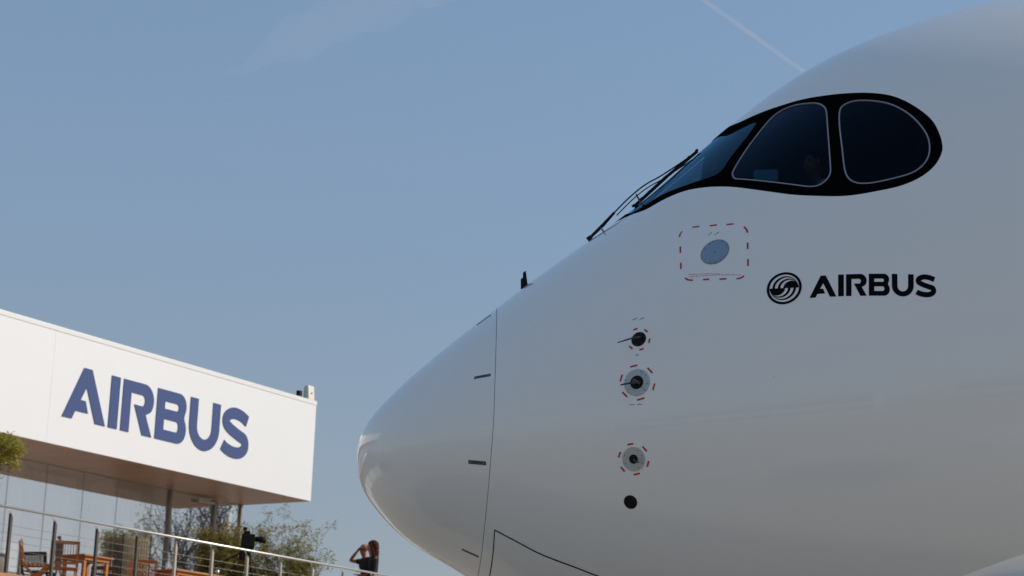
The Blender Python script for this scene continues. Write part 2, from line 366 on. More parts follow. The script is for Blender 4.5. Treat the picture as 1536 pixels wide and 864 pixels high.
mask_pts = [(1.80, 90.), (1.83, 80.), (1.88, 71.)] + FE['MASK_LOW'][:-1] + [(2.755, 68.5), (2.715, 73.), (2.70, 80.)]
mk = relax(catmull(mask_pts + [(2.70, 90.)], 5, False), 3, False)
W1 = relax(catmull([(1.92, 86.5), (1.94, 75.), (1.962, 67.)] + FE['W1'][::-1][1:-1] + [(2.67, 65.6), (2.635, 69.), (2.62, 75.), (2.61, 80.), (2.60, 86.5)], 4, False), 1, False)
W2 = relax(catmull(FE['W2'], 4), 3); W3 = relax(catmull(FE['W3'], 4), 3)
KY = 2.0
def q2(P): return [(float(s), float(t) * D2 * KY) for s, t in P]
polys = {'mask': q2(mk), 'w1': q2(W1), 'w2': q2(W2), 'w3': q2(W3)}
S_END = 6.0
pts = []; edges = []
def add_loop(P, closed=True):
    b = len(pts); pts.extend(P); n = len(P)
    edges.extend([(b + i, b + i + 1) for i in range(n - 1)])
    if closed: edges.append((b + n - 1, b))
ths = np.radians(np.linspace(-90, 90, 73))
bd = [(float(joint(float(t))), float(t) * KY) for t in ths]
rows = np.linspace(0, 1, 96)
top_edge = [(1.0 + 5.0 * r, math.pi / 2 * KY) for r in rows[1:]]
right = [(S_END, float(t) * KY) for t in ths[::-1][1:]]
bot_edge = [(float(joint(-math.pi / 2)) + (S_END - float(joint(-math.pi / 2))) * r, -math.pi / 2 * KY) for r in rows[::-1][1:-1]]
add_loop(bd + top_edge + right + bot_edge)
for k in ('mask',): add_loop(polys[k], False)
for k in ('w1', 'w2', 'w3'): add_loop(polys[k], True)
allp = np.array([p for k in polys for p in polys[k]])
for r in rows[1:-1]:
    for t in ths[1:-1]:
        sj = float(joint(float(t))); s = sj + (S_END - sj) * r
        if 1.7 < s < 4.1 and t > .3:
            if np.min((allp[:, 0] - s) ** 2 + (allp[:, 1] - t * KY) ** 2) < .016 ** 2: continue
        pts.append((float(s), float(t) * KY))
V2, E2, F2, *_ = delaunay_2d_cdt([Vector(p) for p in pts], edges, [], 0, 1e-6)
vs_ = np.array([v[0] for v in V2]); vt_ = np.array([v[1] for v in V2]) / KY
fco = surf(vs_, vt_); fno = snrm(vs_, vt_)
fco[np.abs(vt_ - math.pi / 2) < 1e-5, 1] = 0; fco[np.abs(vt_ + math.pi / 2) < 1e-5, 1] = 0
groups = {'body': [], 'mask': [], 'w1': [], 'w2': [], 'w3': []}
maskpoly = polys['mask'] + [(2.70, math.pi / 2 * KY + .2), (1.80, math.pi / 2 * KY + .2)]
for f in F2:
    cx = sum(V2[i][0] for i in f) / len(f); cy = sum(V2[i][1] for i in f) / len(f)
    if cx < float(joint(cy / KY)) - 1e-4: continue
    k = 'body'
    if 1.7 < cx < 4.1 and cy > .3:
        if inside(cx, cy, polys['w1']): k = 'w1'
        elif inside(cx, cy, polys['w2']): k = 'w2'
        elif inside(cx, cy, polys['w3']): k = 'w3'
        elif inside(cx, cy, maskpoly): k = 'mask'
    groups[k].append(tuple(f))
# aft tube and tail
aft_s = np.concatenate([np.linspace(6, 16, 30), np.linspace(17, 46, 20), np.linspace(47, 65, 20)])
ta = ths
aco = surf(aft_s[:, None], ta[None, :]).reshape(-1, 3); ano = snrm(aft_s[:, None], ta[None, :]).reshape(-1, 3)
aco[np.abs(aco[:, 1]) < 1e-9, 1] = 0
nt_ = len(ta); b0 = len(fco)
for i in range(nt_): pass
afc = [(b0 + i*nt_ + j, b0 + i*nt_ + j + 1, b0 + (i+1)*nt_ + j + 1, b0 + (i+1)*nt_ + j) for i in range(len(aft_s) - 1) for j in range(nt_ - 1)]
shell('fuselage', np.vstack([fco, aco]), groups['body'] + afc, np.vstack([fno, ano]), M['paint'], PLANE, True)
WM = shell('window_mask', fco, groups['mask'], fno, M['maskp'], PLANE, True)
def pane(key, m):
    for sgn in (1, -1):
        c = (fco - fno * .006).copy(); n = fno.copy()
        if sgn < 0: c[:, 1] *= -1; n[:, 1] *= -1
        shell('cockpit_window', c, groups[key], n, m, PLANE)
pane('w1', M['glass_front']); pane('w2', M['glass_cock']); pane('w3', M['glass_cock'])
# radome
v = np.linspace(0, 1, 70) ** 1.7
sg = v[:, None] * (np.array([float(joint(float(t))) for t in ths]) - .0035)[None, :]
tg = np.broadcast_to(ths[None, :], sg.shape)
rc = surf(sg, tg).reshape(-1, 3); rn = snrm(sg, tg).reshape(-1, 3)
rn[:nt_] = (-1, 0, 0); rc[np.abs(rc[:, 1]) < 1e-9, 1] = 0
rf = [(i*nt_ + j, i*nt_ + j + 1, (i+1)*nt_ + j + 1, (i+1)*nt_ + j) for i in range(len(v) - 1) for j in range(nt_ - 1)]
RAD = shell('radome', rc, rf, rn, M['radome'], PLANE, True)
# dark sealant ring in the radome joint
js = np.array([float(joint(float(t))) for t in ths]); jc = []
for o_ in (-.02, .02):
    p = surf(js + o_, ths) - snrm(js + o_, ths) * .006; jc.append(p)
jc = np.vstack(jc); jf = [(j, j + 1, nt_ + j + 1, nt_ + j) for j in range(nt_ - 1)]
jc[np.abs(jc[:, 1]) < .004, 1] = 0
shell('radome_seal', jc, jf, np.vstack([snrm(js, ths)] * 2), M['greymark'], PLANE, True)

def frame_of(s, deg):
    p = on(s, deg); n = nm(s, deg); a = (on(s + .01, deg) - p); a = (a - n * a.dot(n)).normalized(); b = n.cross(a)
    if b.z < 0: b = -b
    return p, n, a, b
def ribbon(path, w, m, name, parent, lift=.0015, deep=.0, closed=False):
    """print or strip of width w along a path of (s, deg) on the skin; deep > 0 gives it that much body below lift"""
    path = [np.array(p, float) for p in path]
    C_ = [on(*p, lift) for p in path]; Nn = [nm(*p) for p in path]; n = len(path); vs = []; fs = []
    per = 4 if deep else 2
    for i in range(n):
        a = C_[(i + 1) % n if closed else min(i + 1, n - 1)] - C_[(i - 1) % n if closed else max(i - 1, 0)]
        sd = a.normalized().cross(Nn[i]).normalized()
        l, r = C_[i] - sd * w / 2, C_[i] + sd * w / 2
        vs += [l, r] + ([r - Nn[i] * deep, l - Nn[i] * deep] if deep else [])
    for i in range(n if closed else n - 1):
        j = (i + 1) % n
        for k in range(per if deep else 1): fs.append((i*per + k, i*per + (k+1) % per, j*per + (k+1) % per, j*per + k))
    if deep and not closed: fs += [(3, 2, 1, 0), tuple((n-1)*4 + k for k in range(4))]
    b = MB(); b.add(vs, fs, False); return b.build(name, m, parent)
for key, P in (('w2', W2), ('w3', W3)):
    c0 = P.mean(0)
    ribbon([tuple(p) for p in P], .0095, M['frame'], 'window_frame', PLANE, .002, .012, True)
def resamp(p, n=7):
    p = [np.array(q, float) for q in p]
    return catmull(p, n, False) if len(p) > 2 else [p[0] + (p[1] - p[0]) * t / (n - 1) for t in range(n)]
for seg in FE['DASH_PANEL']: ribbon(resamp(seg), .012, M['red'], 'red_dash', PLANE, .0015)
for key in ('DASH1', 'DASH2', 'DASH3'):
    for seg in FE[key]: ribbon(resamp(seg, 5), .012, M['red'], 'red_dash', PLANE, .0015)
# marks too small to read
for i, q in enumerate(FE['MARKS']):
    if i < 7:
        b = MB(); p, n, a, c = frame_of(*q)
        for k in range(3 if i not in (4,) else 2):
            o_ = p + a * (k - 1) * .012 + c * random.uniform(-.002, .002) + n * .0015
            ww, hh = random.uniform(.004, .005), random.uniform(.002, .0045)
            b.add([o_ - a*ww - c*hh, o_ + a*ww - c*hh, o_ + a*ww + c*hh, o_ - a*ww + c*hh], [(0, 1, 2, 3)])
        b.build('stencil_mark', M['greymark'], PLANE)
for (q0, q1) in ((FE['MARKS'][7], FE['MARKS'][8]), (FE['MARKS'][9], FE['MARKS'][10])):
    b = MB(); q0 = np.array(q0); q1 = np.array(q1); n_ = 30
    L = (on(*q1) - on(*q0)).length; t = 0.
    while t < 1:
        q = q0 + (q1 - q0) * t; p, n, a, c = frame_of(*q); d_ = (on(*q1) - on(*q0)).normalized(); c = n.cross(d_)
        w_ = random.uniform(.002, .0035); o_ = p + n * .0015; h_ = random.uniform(.0015, .0026)
        b.add([o_ - d_*w_ - c*h_, o_ + d_*w_ - c*h_, o_ + d_*w_ + c*h_, o_ - d_*w_ + c*h_], [(0, 1, 2, 3)])
        t += (w_ * 2 + random.choice((.002, .002, .003, .007))) / L
    b.build('stencil_line', M['red'], PLANE)
for q in FE['MARKS'][11:]:
    p, n, a, c = frame_of(*q); b = MB(); b.add([p + n*.0015 + (a*math.cos(k*math.pi/4) + c*math.sin(k*math.pi/4))*.0032 for k in range(8)], [tuple(range(8))]); b.build('rivet_mark', M['greymark'], PLANE)

def disc(q, r, h, m, name, parent, r2=None, seg=40, lift=0.0, inner=None):
    p, n, a, c = frame_of(*q); b = MB(); vs = []; prof = [(r, -.01), (r, h * .6), (r - .0015, h)] if r2 is None else r2
    for (rr, hh) in prof:
        for k in range(seg):
            t = 2 * math.pi * k / seg; vs.append(p + (a*math.cos(t) + c*math.sin(t)) * rr + n * (hh + lift))
    fs = [(i*seg + k, i*seg + (k+1) % seg, (i+1)*seg + (k+1) % seg, (i+1)*seg + k) for i in range(len(prof) - 1) for k in range(seg)]
    fs.append(tuple((len(prof) - 1)*seg + k for k in range(seg)))
    b.add(vs, fs); return b.build(name, m, parent), (p, n, a, c)
def screws(fr, r, angs, parent, h, size=.0045, m='greymark'):
    p, n, a, c = fr
    for t in angs:
        t = R_(t); o_ = p + (a*math.cos(t) + c*math.sin(t)) * r; b = MB()
        b.tube([o_ + n * (h - .002), o_ + n * (h + .0015)], size, 8); b.build('screw', M[m], parent)
# flush blue-grey port inside the dashed box
PO, fr = disc(FE['PORT'], .100, .003, M['port'], 'port_cover', PLANE)
screws(fr, .091, (98, 82, 36, 5, -12, -62, -80, -100, -128, 128), PO, .004, .004); screws(fr, 0, (0,), PO, .004, .005)
b = MB(); p_, n_, a_, c_ = fr; b.tube([p_ + (a_*math.cos(k*math.pi/24) + c_*math.sin(k*math.pi/24))*.1015 + n_*.001 for k in range(49)], .0022, 5, False); b.build('port_seam', M['greymark'], PLANE)
# probes
pr = FE['PROBE']
A1, fr = disc(pr[0], .053, .004, M['black'], 'probe_base', PLANE); screws(fr, .042, (0, 60, 120, 180, 240, 300), A1, .004, .004, 'darkmetal')
def pitot(fr, root, mid, tip, r0, name, parent, sub=None):
    p, n, a, c = fr; L = lambda q: p + a*q[0] + c*q[1] + n*q[2]
    b = MB(); b.tube([L(root), L(((root[0]+mid[0])/2, (root[1]+mid[1])/2, (root[2]+mid[2])/2)), L(mid)], [r0*1.9, r0*1.6, r0*1.15], 10)
    b.tube([L(mid), L(((mid[0]*.5+tip[0]*.5), (mid[1]+tip[1])/2, (mid[2]+tip[2])/2)), L(tip)], [r0*1.15, r0, r0*.75], 10)
    return b.build(name, M['darkmetal'], parent)
pitot(fr, (.028, .004, 0), (.0, -.022, .075), (-.122, -.026, .085), .0052, 'pitot_tube', A1)
A2, fr = disc(pr[1], .0925, .004, M['alu'], 'probe_base', PLANE); screws(fr, .078, (62, 28, -18, -55, -150, 160), A2, .004, .0042)
disc(pr[1], .047, .007, M['black'], 'probe_hub', A2)
p, n, a, c = fr
for t in (52, -48):
    b = MB(); t = R_(t); d_ = a*math.cos(t) + c*math.sin(t); e_ = a*math.sin(t) - c*math.cos(t)
    b.add([p + d_*.05 + n*.0045 - e_*.001, p + d_*.092 + n*.0045 - e_*.001, p + d_*.092 + n*.0045 + e_*.001, p + d_*.05 + n*.0045 + e_*.001], [(0, 1, 2, 3)]); b.build('seam', M['black'], A2)
pitot(fr, (.012, -.004, 0), (-.025, -.016, .065), (-.088, -.022, .08), .0062, 'pitot_tube', A2)
b = MB(); b.bar(p + n*.02 - a*.014 + c*.012, p + n*.03 + a*.028 - c*.016, .02, .03, n); b.build('probe_arm', M['darkmetal'], A2)
A3, fr = disc(pr[2], .080, .004, M['alu'], 'probe_base', PLANE); screws(fr, .066, (58, 22, -26, -62, 158, -155), A3, .004, .0042)
disc(pr[2], .031, .008, M['black'], 'probe_hub', A3)
pitot(fr, (0, 0, 0), (.02, -.008, .035), (.052, -.018, .045), .0055, 'vane', A3)
disc(pr[3], .047, .003, M['black'], 'sensor_disc', PLANE)
# lightning diverter strips on the radome
for i, (seg, w_) in enumerate(zip(FE['STRIP'], (.011, .019, .026, .018))):
    o = ribbon(resamp(seg, 9), w_, M['divert'], 'diverter_strip', RAD, .003, .006)
    s0, s1 = np.array(seg[0]), np.array(seg[1])
    for t in (.12, .88):
        q = s0 + (s1 - s0) * t; p_, n_, a_, c_ = frame_of(*q); b = MB(); b.tube([p_, p_ + n_*.005], .003, 6); b.build('screw', M['alu'], o)
# gear door seams
ribbon(relax(resamp(FE['GEARSEAM'][0], 10), 3, False), .008, M['black'], 'door_seam', PLANE, .0012)
ribbon(relax(resamp(FE['GEARSEAM'][1] + [(2.7, -46.9), (3.4, -47.), (4.4, -47.)], 8), 4, False), .0125, M['black'], 'door_seam', PLANE, .0012)

# ------------------------------------------------------------------ lettering
def arc(cx, cy, rx, ry, a0, a1, n=10):
    return [(cx + rx*math.cos(R_(a0 + (a1-a0)*i/n)), cy + ry*math.sin(R_(a0 + (a1-a0)*i/n))) for i in range(n + 1)]
def stroke(P, w):
    P = [np.array(p) for p in catmull(P, 6, False)]; l = []; r = []
    for i in range(len(P)):
        t = P[min(i+1, len(P)-1)] - P[max(i-1, 0)]; t /= np.hypot(*t); n = np.array([-t[1], t[0]])
        l.append(P[i] + n*w/2); r.append(P[i] - n*w/2)
    return [tuple(q) for q in l + r[::-1]]
GL = []   # (outer, holes), cap height 1
GL.append(([(0, 0), (.526, 1), (.767, 1), (1.264, 0), (.966, 0), (.645, .645), (.497, .384), (.645, .384), (.739, .162), (.369, .162), (.284, 0)], []))
GL.append(([(1.354, 0), (1.354, 1), (1.623, 1), (1.623, 0)], []))
GL.append(([(1.726, 0), (1.726, 1)] + arc(2.385, .685, .312, .315, 90, -42, 12) + [(2.469, .40), (2.70, 0), (2.40, 0), (2.097, .56)] + arc(2.34, .665, .085, .108, -90, 90, 8) + [(1.983, .777), (1.983, 0)], []))
GL.append(([(2.80, 0), (2.80, 1)] + arc(3.50, .745, .255, .255, 90, -30, 10) + [(3.70, .535)] + arc(3.525, .288, .26, .288, 40, -90, 10),
           [[(3.055, .777)] + arc(3.445, .703, .065, .074, 90, -90, 8) + [(3.055, .629)], [(3.055, .424)] + arc(3.46, .318, .07, .106, 90, -90, 8) + [(3.055, .212)]]))
GL.append(([(3.88, 1), (4.14, 1)] + arc(4.39, .46, .25, .25, 180, 360, 14) + [(4.64, 1), (4.90, 1)] + arc(4.39, .47, .51, .49, 0, -180, 22), []))
GL.append((stroke([(5.86, .80), (5.62, .885), (5.35, .90), (5.14, .80), (5.13, .66), (5.30, .56), (5.58, .47), (5.79, .40), (5.82, .24), (5.66, .12), (5.40, .10), (5.16, .15), (5.04, .21)], .235), []))
def tri_poly(outer, holes):
    """triangulate a polygon with holes"""
    P = []; E = []
    for L in [outer] + holes:
        b = len(P); P += [Vector(p) for p in L]; E += [(b + i, b + (i+1) % len(L)) for i in range(len(L))]
    V, _, F, *_ = delaunay_2d_cdt(P, E, [], 0, 1e-6)
    F = [f for f in F if inside(sum(V[i][0] for i in f)/3, sum(V[i][1] for i in f)/3, outer) and not any(inside(sum(V[i][0] for i in f)/3, sum(V[i][1] for i in f)/3, h) for h in holes)]
    return [tuple(v) for v in V], [tuple(f) for f in F]
bl, br, tl, tr = [np.array(q) for q in FE['LOGO']]
def logo_map(x, y):
    u_ = x / 5.94; return (bl*(1-u_) + br*u_) * (1-y) + (tl*(1-u_) + tr*u_) * y
def refine(V, F, L=.35):
    bm = bmesh.new(); vs = [bm.verts.new((x, y, 0)) for x, y in V]
    for f in F: bm.faces.new([vs[i] for i in f])
    for _ in range(3):
        es = [e for e in bm.edges if e.calc_length() > L]
        if not es: break
        bmesh.ops.subdivide_edges(bm, edges=es, cuts=1); bmesh.ops.triangulate(bm, faces=bm.faces[:])
    bm.verts.index_update(); r = [tuple(v.co[:2]) for v in bm.verts], [tuple(v.index for v in f.verts) for f in bm.faces]; bm.free(); return r
for outer, holes in GL:
    V, F = refine(*tri_poly(outer, holes)); b = MB(); b.add([on(*logo_map(x, y), .0015) for x, y in V], F); b.build('letter', M['blackgloss'], PLANE)
# round emblem
er = .1175; ep, en, ea, ec = frame_of(*FE['EMBLEM'])
# align emblem axes with the printed line
d_ = (on(*br) - on(*bl)).normalized(); ea = (d_ - en*d_.dot(en)).normalized(); ec = en.cross(ea); ec = ec if ec.z > 0 else -ec
def emb(polys_, name='emblem_stripe'):
    for outer, holes in polys_:
        V, F = refine(*tri_poly(outer, holes), .5); b = MB(); vs = []
        for x, y in V:
            w0 = ep + (ea*x + ec*y)*er
            # drop onto the skin: height above the tangent plane of a cylinder of radius R
            vs.append(w0 + en * (.0018 - (ec.dot(w0 - ep))**2 / (2*2.4)))
        b.add(vs, F); b.build(name, M['blackgloss'], EM)
EM = empty('emblem', parent=PLANE); 
emb([(arc(0, 0, 1, 1, 0, 360, 64)[:-1], [arc(0, 0, .852, .852, 0, 360, 64)[:-1]])], 'emblem_ring')
def half(xl, xr, k=1): c = (xl+xr)/2; r = (xr-xl)/2; return [(k*x, k*y) for x, y in arc(c, 0, r, r, 180, 0, 24)]
for k in (1, -1):
    emb([(half(-.05*1 + .0, .835, k), [])])
    for o_, i_ in ((-.37, -.225), (-.68, -.54)):
        a_ = half(o_, .80, k); c_ = half(i_, .79, k); emb([(a_ + c_[::-1], [])])

# ------------------------------------------------------------------ wiper, antenna, cockpit inside
inv = PLANE.matrix_basis.inverted()
PL = Matrix.Translation((-1.115, 14.8, 0)) @ Matrix.Rotation(R_(1.0), 4, 'Z'); PLI = PL.inverted()
def loc(L): return [PLI @ Vector(p) for p in L]
WI = empty('windscreen_wiper', parent=PLANE)
th_ = loc(FE['wiper_thick']); arm = loc(FE['arm']); bla = loc(FE['blade']); st = loc(FE['strut'])
nn = Vector((-.65, -.18, .74))
b = MB(); b.tube([th_[0] - nn*.03, th_[0], th_[1], th_[2], th_[3]], [.013, .016, .012, .014, .010], 10); b.tube([th_[0] - nn*.05 + Vector((.0, .0, 0)), th_[0] + nn*.02], .018, 10); b.build('wiper_pivot', M['black'], WI)
b = MB(); b.tube(catmull([tuple(p) for p in arm], 4, False), .0055, 8)
b.tube(catmull([tuple(p - nn*.028) for p in arm], 4, False), .0042, 8); b.build('wiper_arm', M['black'], WI)
b = MB(); b.bar(bla[0], bla[2], .012, .026, nn); b.bar(bla[2], bla[4], .012, .024, nn)
for i in range(9):
    t = i/8; p = bla[0].lerp(bla[4], t); b.box(p + nn*.008, (.022, .014, .018), Matrix.Rotation(R_(-42), 3, 'Y'))
b.build('wiper_blade', M['black'], WI)
b = MB(); b.bar(st[0] + nn*.01, st[1] + nn*.006, .008, .012); b.build('wiper_link', M['black'], WI)
b = MB(); b.tube([on(1.77, 68, -.01), on(1.77, 68, .04)], .006, 8); b.build('wiper_stop', M['greymark'], WI)
# stepped blade antenna on the upper nose
an = loc([FE['antenna'][4]])[0]
b = MB(); k_ = 1/200.
prof = [(-.020, -.03), (-.024, .068), (-.008, .080), (-.009, .118), (.012, .134), (.034, .0), (.034, -.03)]
b.prism(prof, Matrix.Translation(an + Vector((.012, .006, 0))) @ Matrix.Rotation(R_(90), 4, 'X'), .012)
b.build('antenna', M['black'], PLANE)

# cockpit: floor, bulkhead, glare shield, seats
b = MB(); b.box((4.0, 0, 4.55), (3.2, 3.0, .05)); b.build('cockpit_floor', M['cockpit'], PLANE)
b = MB(); b.box((5.5, 0, 5.5), (.05, 4.2, 2.2)); b.build('cockpit_bulkhead', M['cockpit'], PLANE)
b = MB(); b.box((2.25, 0, 5.12), (.5, 2.3, .16), bev=.03); b.box((2.6, 0, 4.95), (.35, 2.3, .45), bev=.03); b.build('glare_shield', M['panelgrey'], PLANE)
for sy in (-.55, .55):
    b = MB(); b.box((3.55, sy, 5.0), (.5, .5, .12), bev=.03); b.box((3.82, sy, 5.35), (.12, .48, .75), bev=.04); b.box((3.84, sy, 5.83), (.1, .28, .18), bev=.03); b.box((3.6, sy, 4.76), (.3, .3, .38)); b.build('pilot_seat', M['cockpit'], PLANE)
b = MB(); b.box((0, 0, 0), (.17, .02, .085), Matrix.Rotation(R_(-3), 3, 'Y'), .004); o = b.build('folder', M['screenblue'])
FOLDER = o
# landing gear
def wheel(c, r, w_, parent):
    b = MB(); prof = [(r*.5, -w_*.42), (r*.88, -w_*.5), (r, -w_*.3), (r, w_*.3), (r*.88, w_*.5), (r*.5, w_*.42)]; seg = 32; vs = []
    for rr, yy in prof:
        for k in range(seg): t = 2*math.pi*k/seg; vs.append((c[0] + rr*math.cos(t), c[1] + yy, c[2] + rr*math.sin(t)))
    b.add(vs, [(i*seg+k, i*seg+(k+1) % seg, ((i+1) % 6)*seg+(k+1) % seg, ((i+1) % 6)*seg+k) for i in range(6) for k in range(seg)], True)
    o = b.build('wheel', M['tyre'], parent); b = MB(); b.tube([(c[0], c[1]-w_*.4, c[2]), (c[0], c[1]+w_*.4, c[2])], r*.5, 24); b.build('rim', M['alu'], o)
for gx, gy, r, zt, sp in ((4.6, 0, .52, 2.2, .32), (33., -5.2, .68, 2.9, .7), (33., 5.2, .68, 2.9, .7)):
    G = empty('landing_gear', parent=PLANE)
    b = MB(); b.tube([(gx, gy, r), (gx, gy, zt)], .11, 16); b.tube([(gx, gy - sp, r), (gx, gy + sp, r)], .06, 12)
    b.bar((gx - .9, gy, zt), (gx, gy, r + .5), .09, .09); b.build('strut', M['alu'], G)
    for s_ in (-1, 1):
        if gy == 0: wheel((gx, gy + s_*sp, r), r, .38, G)
        else:
            for dx in (-.85, .85): wheel((gx + dx, gy + s_*sp, r), r, .5, G)
    if gy:
        b = MB(); b.bar((gx - .85, gy, r), (gx + .85, gy, r), .16, .16); b.build('bogie_beam', M['alu'], G)
for sy in (-1, 1):   # wings
    b = MB(); sec = [(0, 0), (.1, .06), (.3, .075), (.6, .05), (1, 0), (.6, -.03), (.3, -.045), (.1, -.04)]; vs = []
    for (y, x0, ch, z) in ((1.5, 24.5, 12.5, 3.0), (10, 30.5, 7.6, 3.7), (29, 42., 3.0, 5.6), (32, 45.5, .8, 7.2)):
        for (a_, c_) in sec: vs.append((x0 + a_*ch, sy*y, z + c_*ch))
    b.add(vs, [(i*8+k, i*8+(k+1) % 8, (i+1)*8+(k+1) % 8, (i+1)*8+k) for i in range(3) for k in range(8)] + [tuple(range(24, 32))], True); b.build('wing', M['paint'], PLANE)
    b = MB(); vs = []
    for (y, x0, ch, z) in ((.6, 57.5, 5.5, 6.3), (9, 63.5, 2.2, 7.0)):
        for (a_, c_) in sec: vs.append((x0 + a_*ch, sy*y, z + c_*ch))
    b.add(vs, [(k, (k+1) % 8, 8+(k+1) % 8, 8+k) for k in range(8)] + [tuple(range(8, 16))], True); b.build('tailplane', M['paint'], PLANE)
b = MB(); vs = []
for (z, x0, ch) in ((7.2, 54., 8.), (16.5, 62.5, 3.)):
    for (a_, c_) in sec: vs.append((x0 + a_*ch, c_*ch*.8, z))
b.add(vs, [(k, (k+1) % 8, 8+(k+1) % 8, 8+k) for k in range(8)] + [tuple(range(8, 16))], True); b.build('tail_fin', M['paint'], PLANE)

# ------------------------------------------------------------------ terrace building frame
# local frame: x along the front (away), y into the building, z up
BR = math.atan2(math.cos(R_(32.2)), math.sin(R_(32.2)))
BO = Vector((-3.8487, 39.4527, 0))
BM = Matrix.Translation(BO) @ Matrix.Rotation(BR, 4, 'Z')
def TL(x, y, z=0): return BM @ Vector((x, y, z))
DK = 4.40            # deck level
def bthing(name, x, y, z, rz, label, cat, group=None):
    o = empty(name, TL(x, y, z), BR + rz); return tag(o, label, cat, group)
CH = empty('chalet', BO, BR)
tag(CH, 'white flat-roofed hospitality chalet with blue letters above a glazed upper terrace', 'building')
XL = -22.
# cladding panels of the fascia
xs = [XL, -14.67, -7.33, 0.0]
for a, b_ in zip(xs[:-1], xs[1:]):
    b = MB(); b.box(((a + b_)/2, .02, 7.895), (b_ - a - .003, .04, 1.93), bev=.001); b.build('cladding_panel', M['white'], CH)
b = MB(); b.box((.02, 6.0, 7.895), (.04, 11.9, 1.93)); b.build('end_cladding', M['white'], CH)
b = MB(); b.box((XL/2 + .0, .037, 8.905), (-XL + .02, .09, .085), bev=.006); b.box((-.03, 6.1, 8.905), (.09, 11.98, .085), bev=.008); b.build('coping', M['coping'], CH)
b = MB(); b.box((XL/2, 6.0, 8.85), (-XL - .1, 11.7, .08)); b.build('roof', M['pot'], CH)
x = -.004
while x > XL:
    b = MB(); b.box((x - .61, .90, 6.945), (1.212, 1.71, .024)); b.build('soffit_panel', M['soffit'], CH); x -= 1.22
b = MB(); b.box((XL/2, 6.5, 7.0), (-XL - .1, 11.2, .06)); b.build('ceiling', M['interior'], CH)
b = MB(); b.box((XL/2, 7.9, 5.7), (-XL - .3, .1, 2.5)); b.build('inner_wall', M['interior'], CH)
b = MB(); b.box((XL/2, 6.2, 4.33), (-XL, 8.8, .12)); b.build('floor_slab', M['interior'], CH)
b = MB(); b.box((-.06, 5.0, 5.66), (.1, 6.0, 2.5)); b.build('end_wall', M['white'], CH)
# glass front
gx = [XL, -20., -18., -16., -14., -12., -10.17, -9.23, -8.29, -7.35, -6.41, -5.47, -4.53, -3.62, -2.67, -2.16, -.83, -.02]
for i, (a, b_) in enumerate(zip(gx[:-1], gx[1:])):
    fr_ = a >= -2.2
    b = MB(); b.box(((a + b_)/2, 1.78, 5.665), (b_ - a - (.07 if fr_ else .012), .012, 2.52)); b.build('pane', M['glass_bld'], CH)
for a in gx[1:-4]:
    b = MB(); b.box((a, 1.785, 5.665), (.010, .02, 2.52)); b.build('glass_joint', M['fr_grey'], CH)
for a, w_ in ((-2.16, .055), (-.83, .075), (-.02, .05)):
    b = MB(); b.box((a, 1.76, 5.665), (w_, .075, 2.53), bev=.004); b.build('mullion', M['fr_grey'], CH)
b = MB(); b.box((-1.18, 1.70, 6.83), (.48, .07, .06), bev=.006); b.bar((-1.4, 1.68, 6.87), (-.95, 1.45, 6.88), .02, .012); b.build('door_closer', M['steel'], CH)
b = MB(); b.box((-.93, 1.72, 5.45), (.03, .06, .35), bev=.006); b.build('door_handle', M['steel'], CH)
for cx, cw in ((-6.13, .34), (-3.77, .2), (-9.9, .34), (-13.6, .34), (-17.3, .34)):
    b = MB(); b.box((cx, 1.97, 5.66), (cw, .3, 2.5), bev=.01); b.build('column', M['column'], CH)
for x0, x1 in ((-3.58, -2.30), (-12.0, -6.45), (-5.85, -4.1)):
    b = MB(); n = int((x1 - x0) / .018); vs = []
    for i in range(n + 1):
        xx = x0 + (x1 - x0)*i/n; yy = 2.45 + .045*math.sin(xx*31) + .02*math.sin(xx*77 + 1)
        vs += [(xx, yy, 4.42), (xx, yy, 6.9)]
    b.add(vs, [(2*i, 2*i+2, 2*i+3, 2*i+1) for i in range(n)], True); b.build('curtain', M['curtain'], CH)
# deck
y = -2.15; 
while y < 1.7:
    b = MB(); b.box((-6.5, y + .068, DK - .014), (31., .136, .028)); b.build('deck_board', M['deck'], CH); y += .142
b = MB(); b.box((-6.5, -2.165, DK - .13), (31., .03, .23)); b.build('deck_edge', M['deck'], CH)
b = MB(); b.box((-6.5, -.2, DK - .16), (30.9, 3.86, .25)); b.build('deck_frame', M['pot'], CH)
b = MB(); b.box((XL/2, 6.1, 2.06), (-XL, 11.0, 4.12)); b.build('ground_floor_wall', M['white'], CH)
for px_ in range(-21, 10, 3):
    b = MB(); b.box((px_, -2.0, 2.05), (.16, .16, 4.1)); b.build('deck_post', M['fr_grey'], CH)

# sign
SG = bthing('company_sign', 0, 0, 0, 0, 'company name in big raised blue letters along the white fascia', 'sign')
for outer, holes in GL:
    f = lambda p: (-7.03 + p[0]*.838, 7.43 + p[1]*.925)
    V, F = tri_poly([f(p) for p in outer], [[f(p) for p in h] for h in holes])
    n = len(V); b = MB(); vs = [(x, -.012, z) for x, z in V] + [(x, -.002, z) for x, z in V]; fs = list(F) + [tuple(i + n for i in t[::-1]) for t in F]
    ec_ = {}
    for t in F:
        for i in range(3):
            e_ = (t[i], t[(i+1) % 3])
            if (e_[1], e_[0]) in ec_: del ec_[(e_[1], e_[0])]
            else: ec_[e_] = 1
    fs += [(a, b_, b_ + n, a + n) for a, b_ in ec_]
    b.add(vs, fs); b.build('letter', M['sign'], SG)

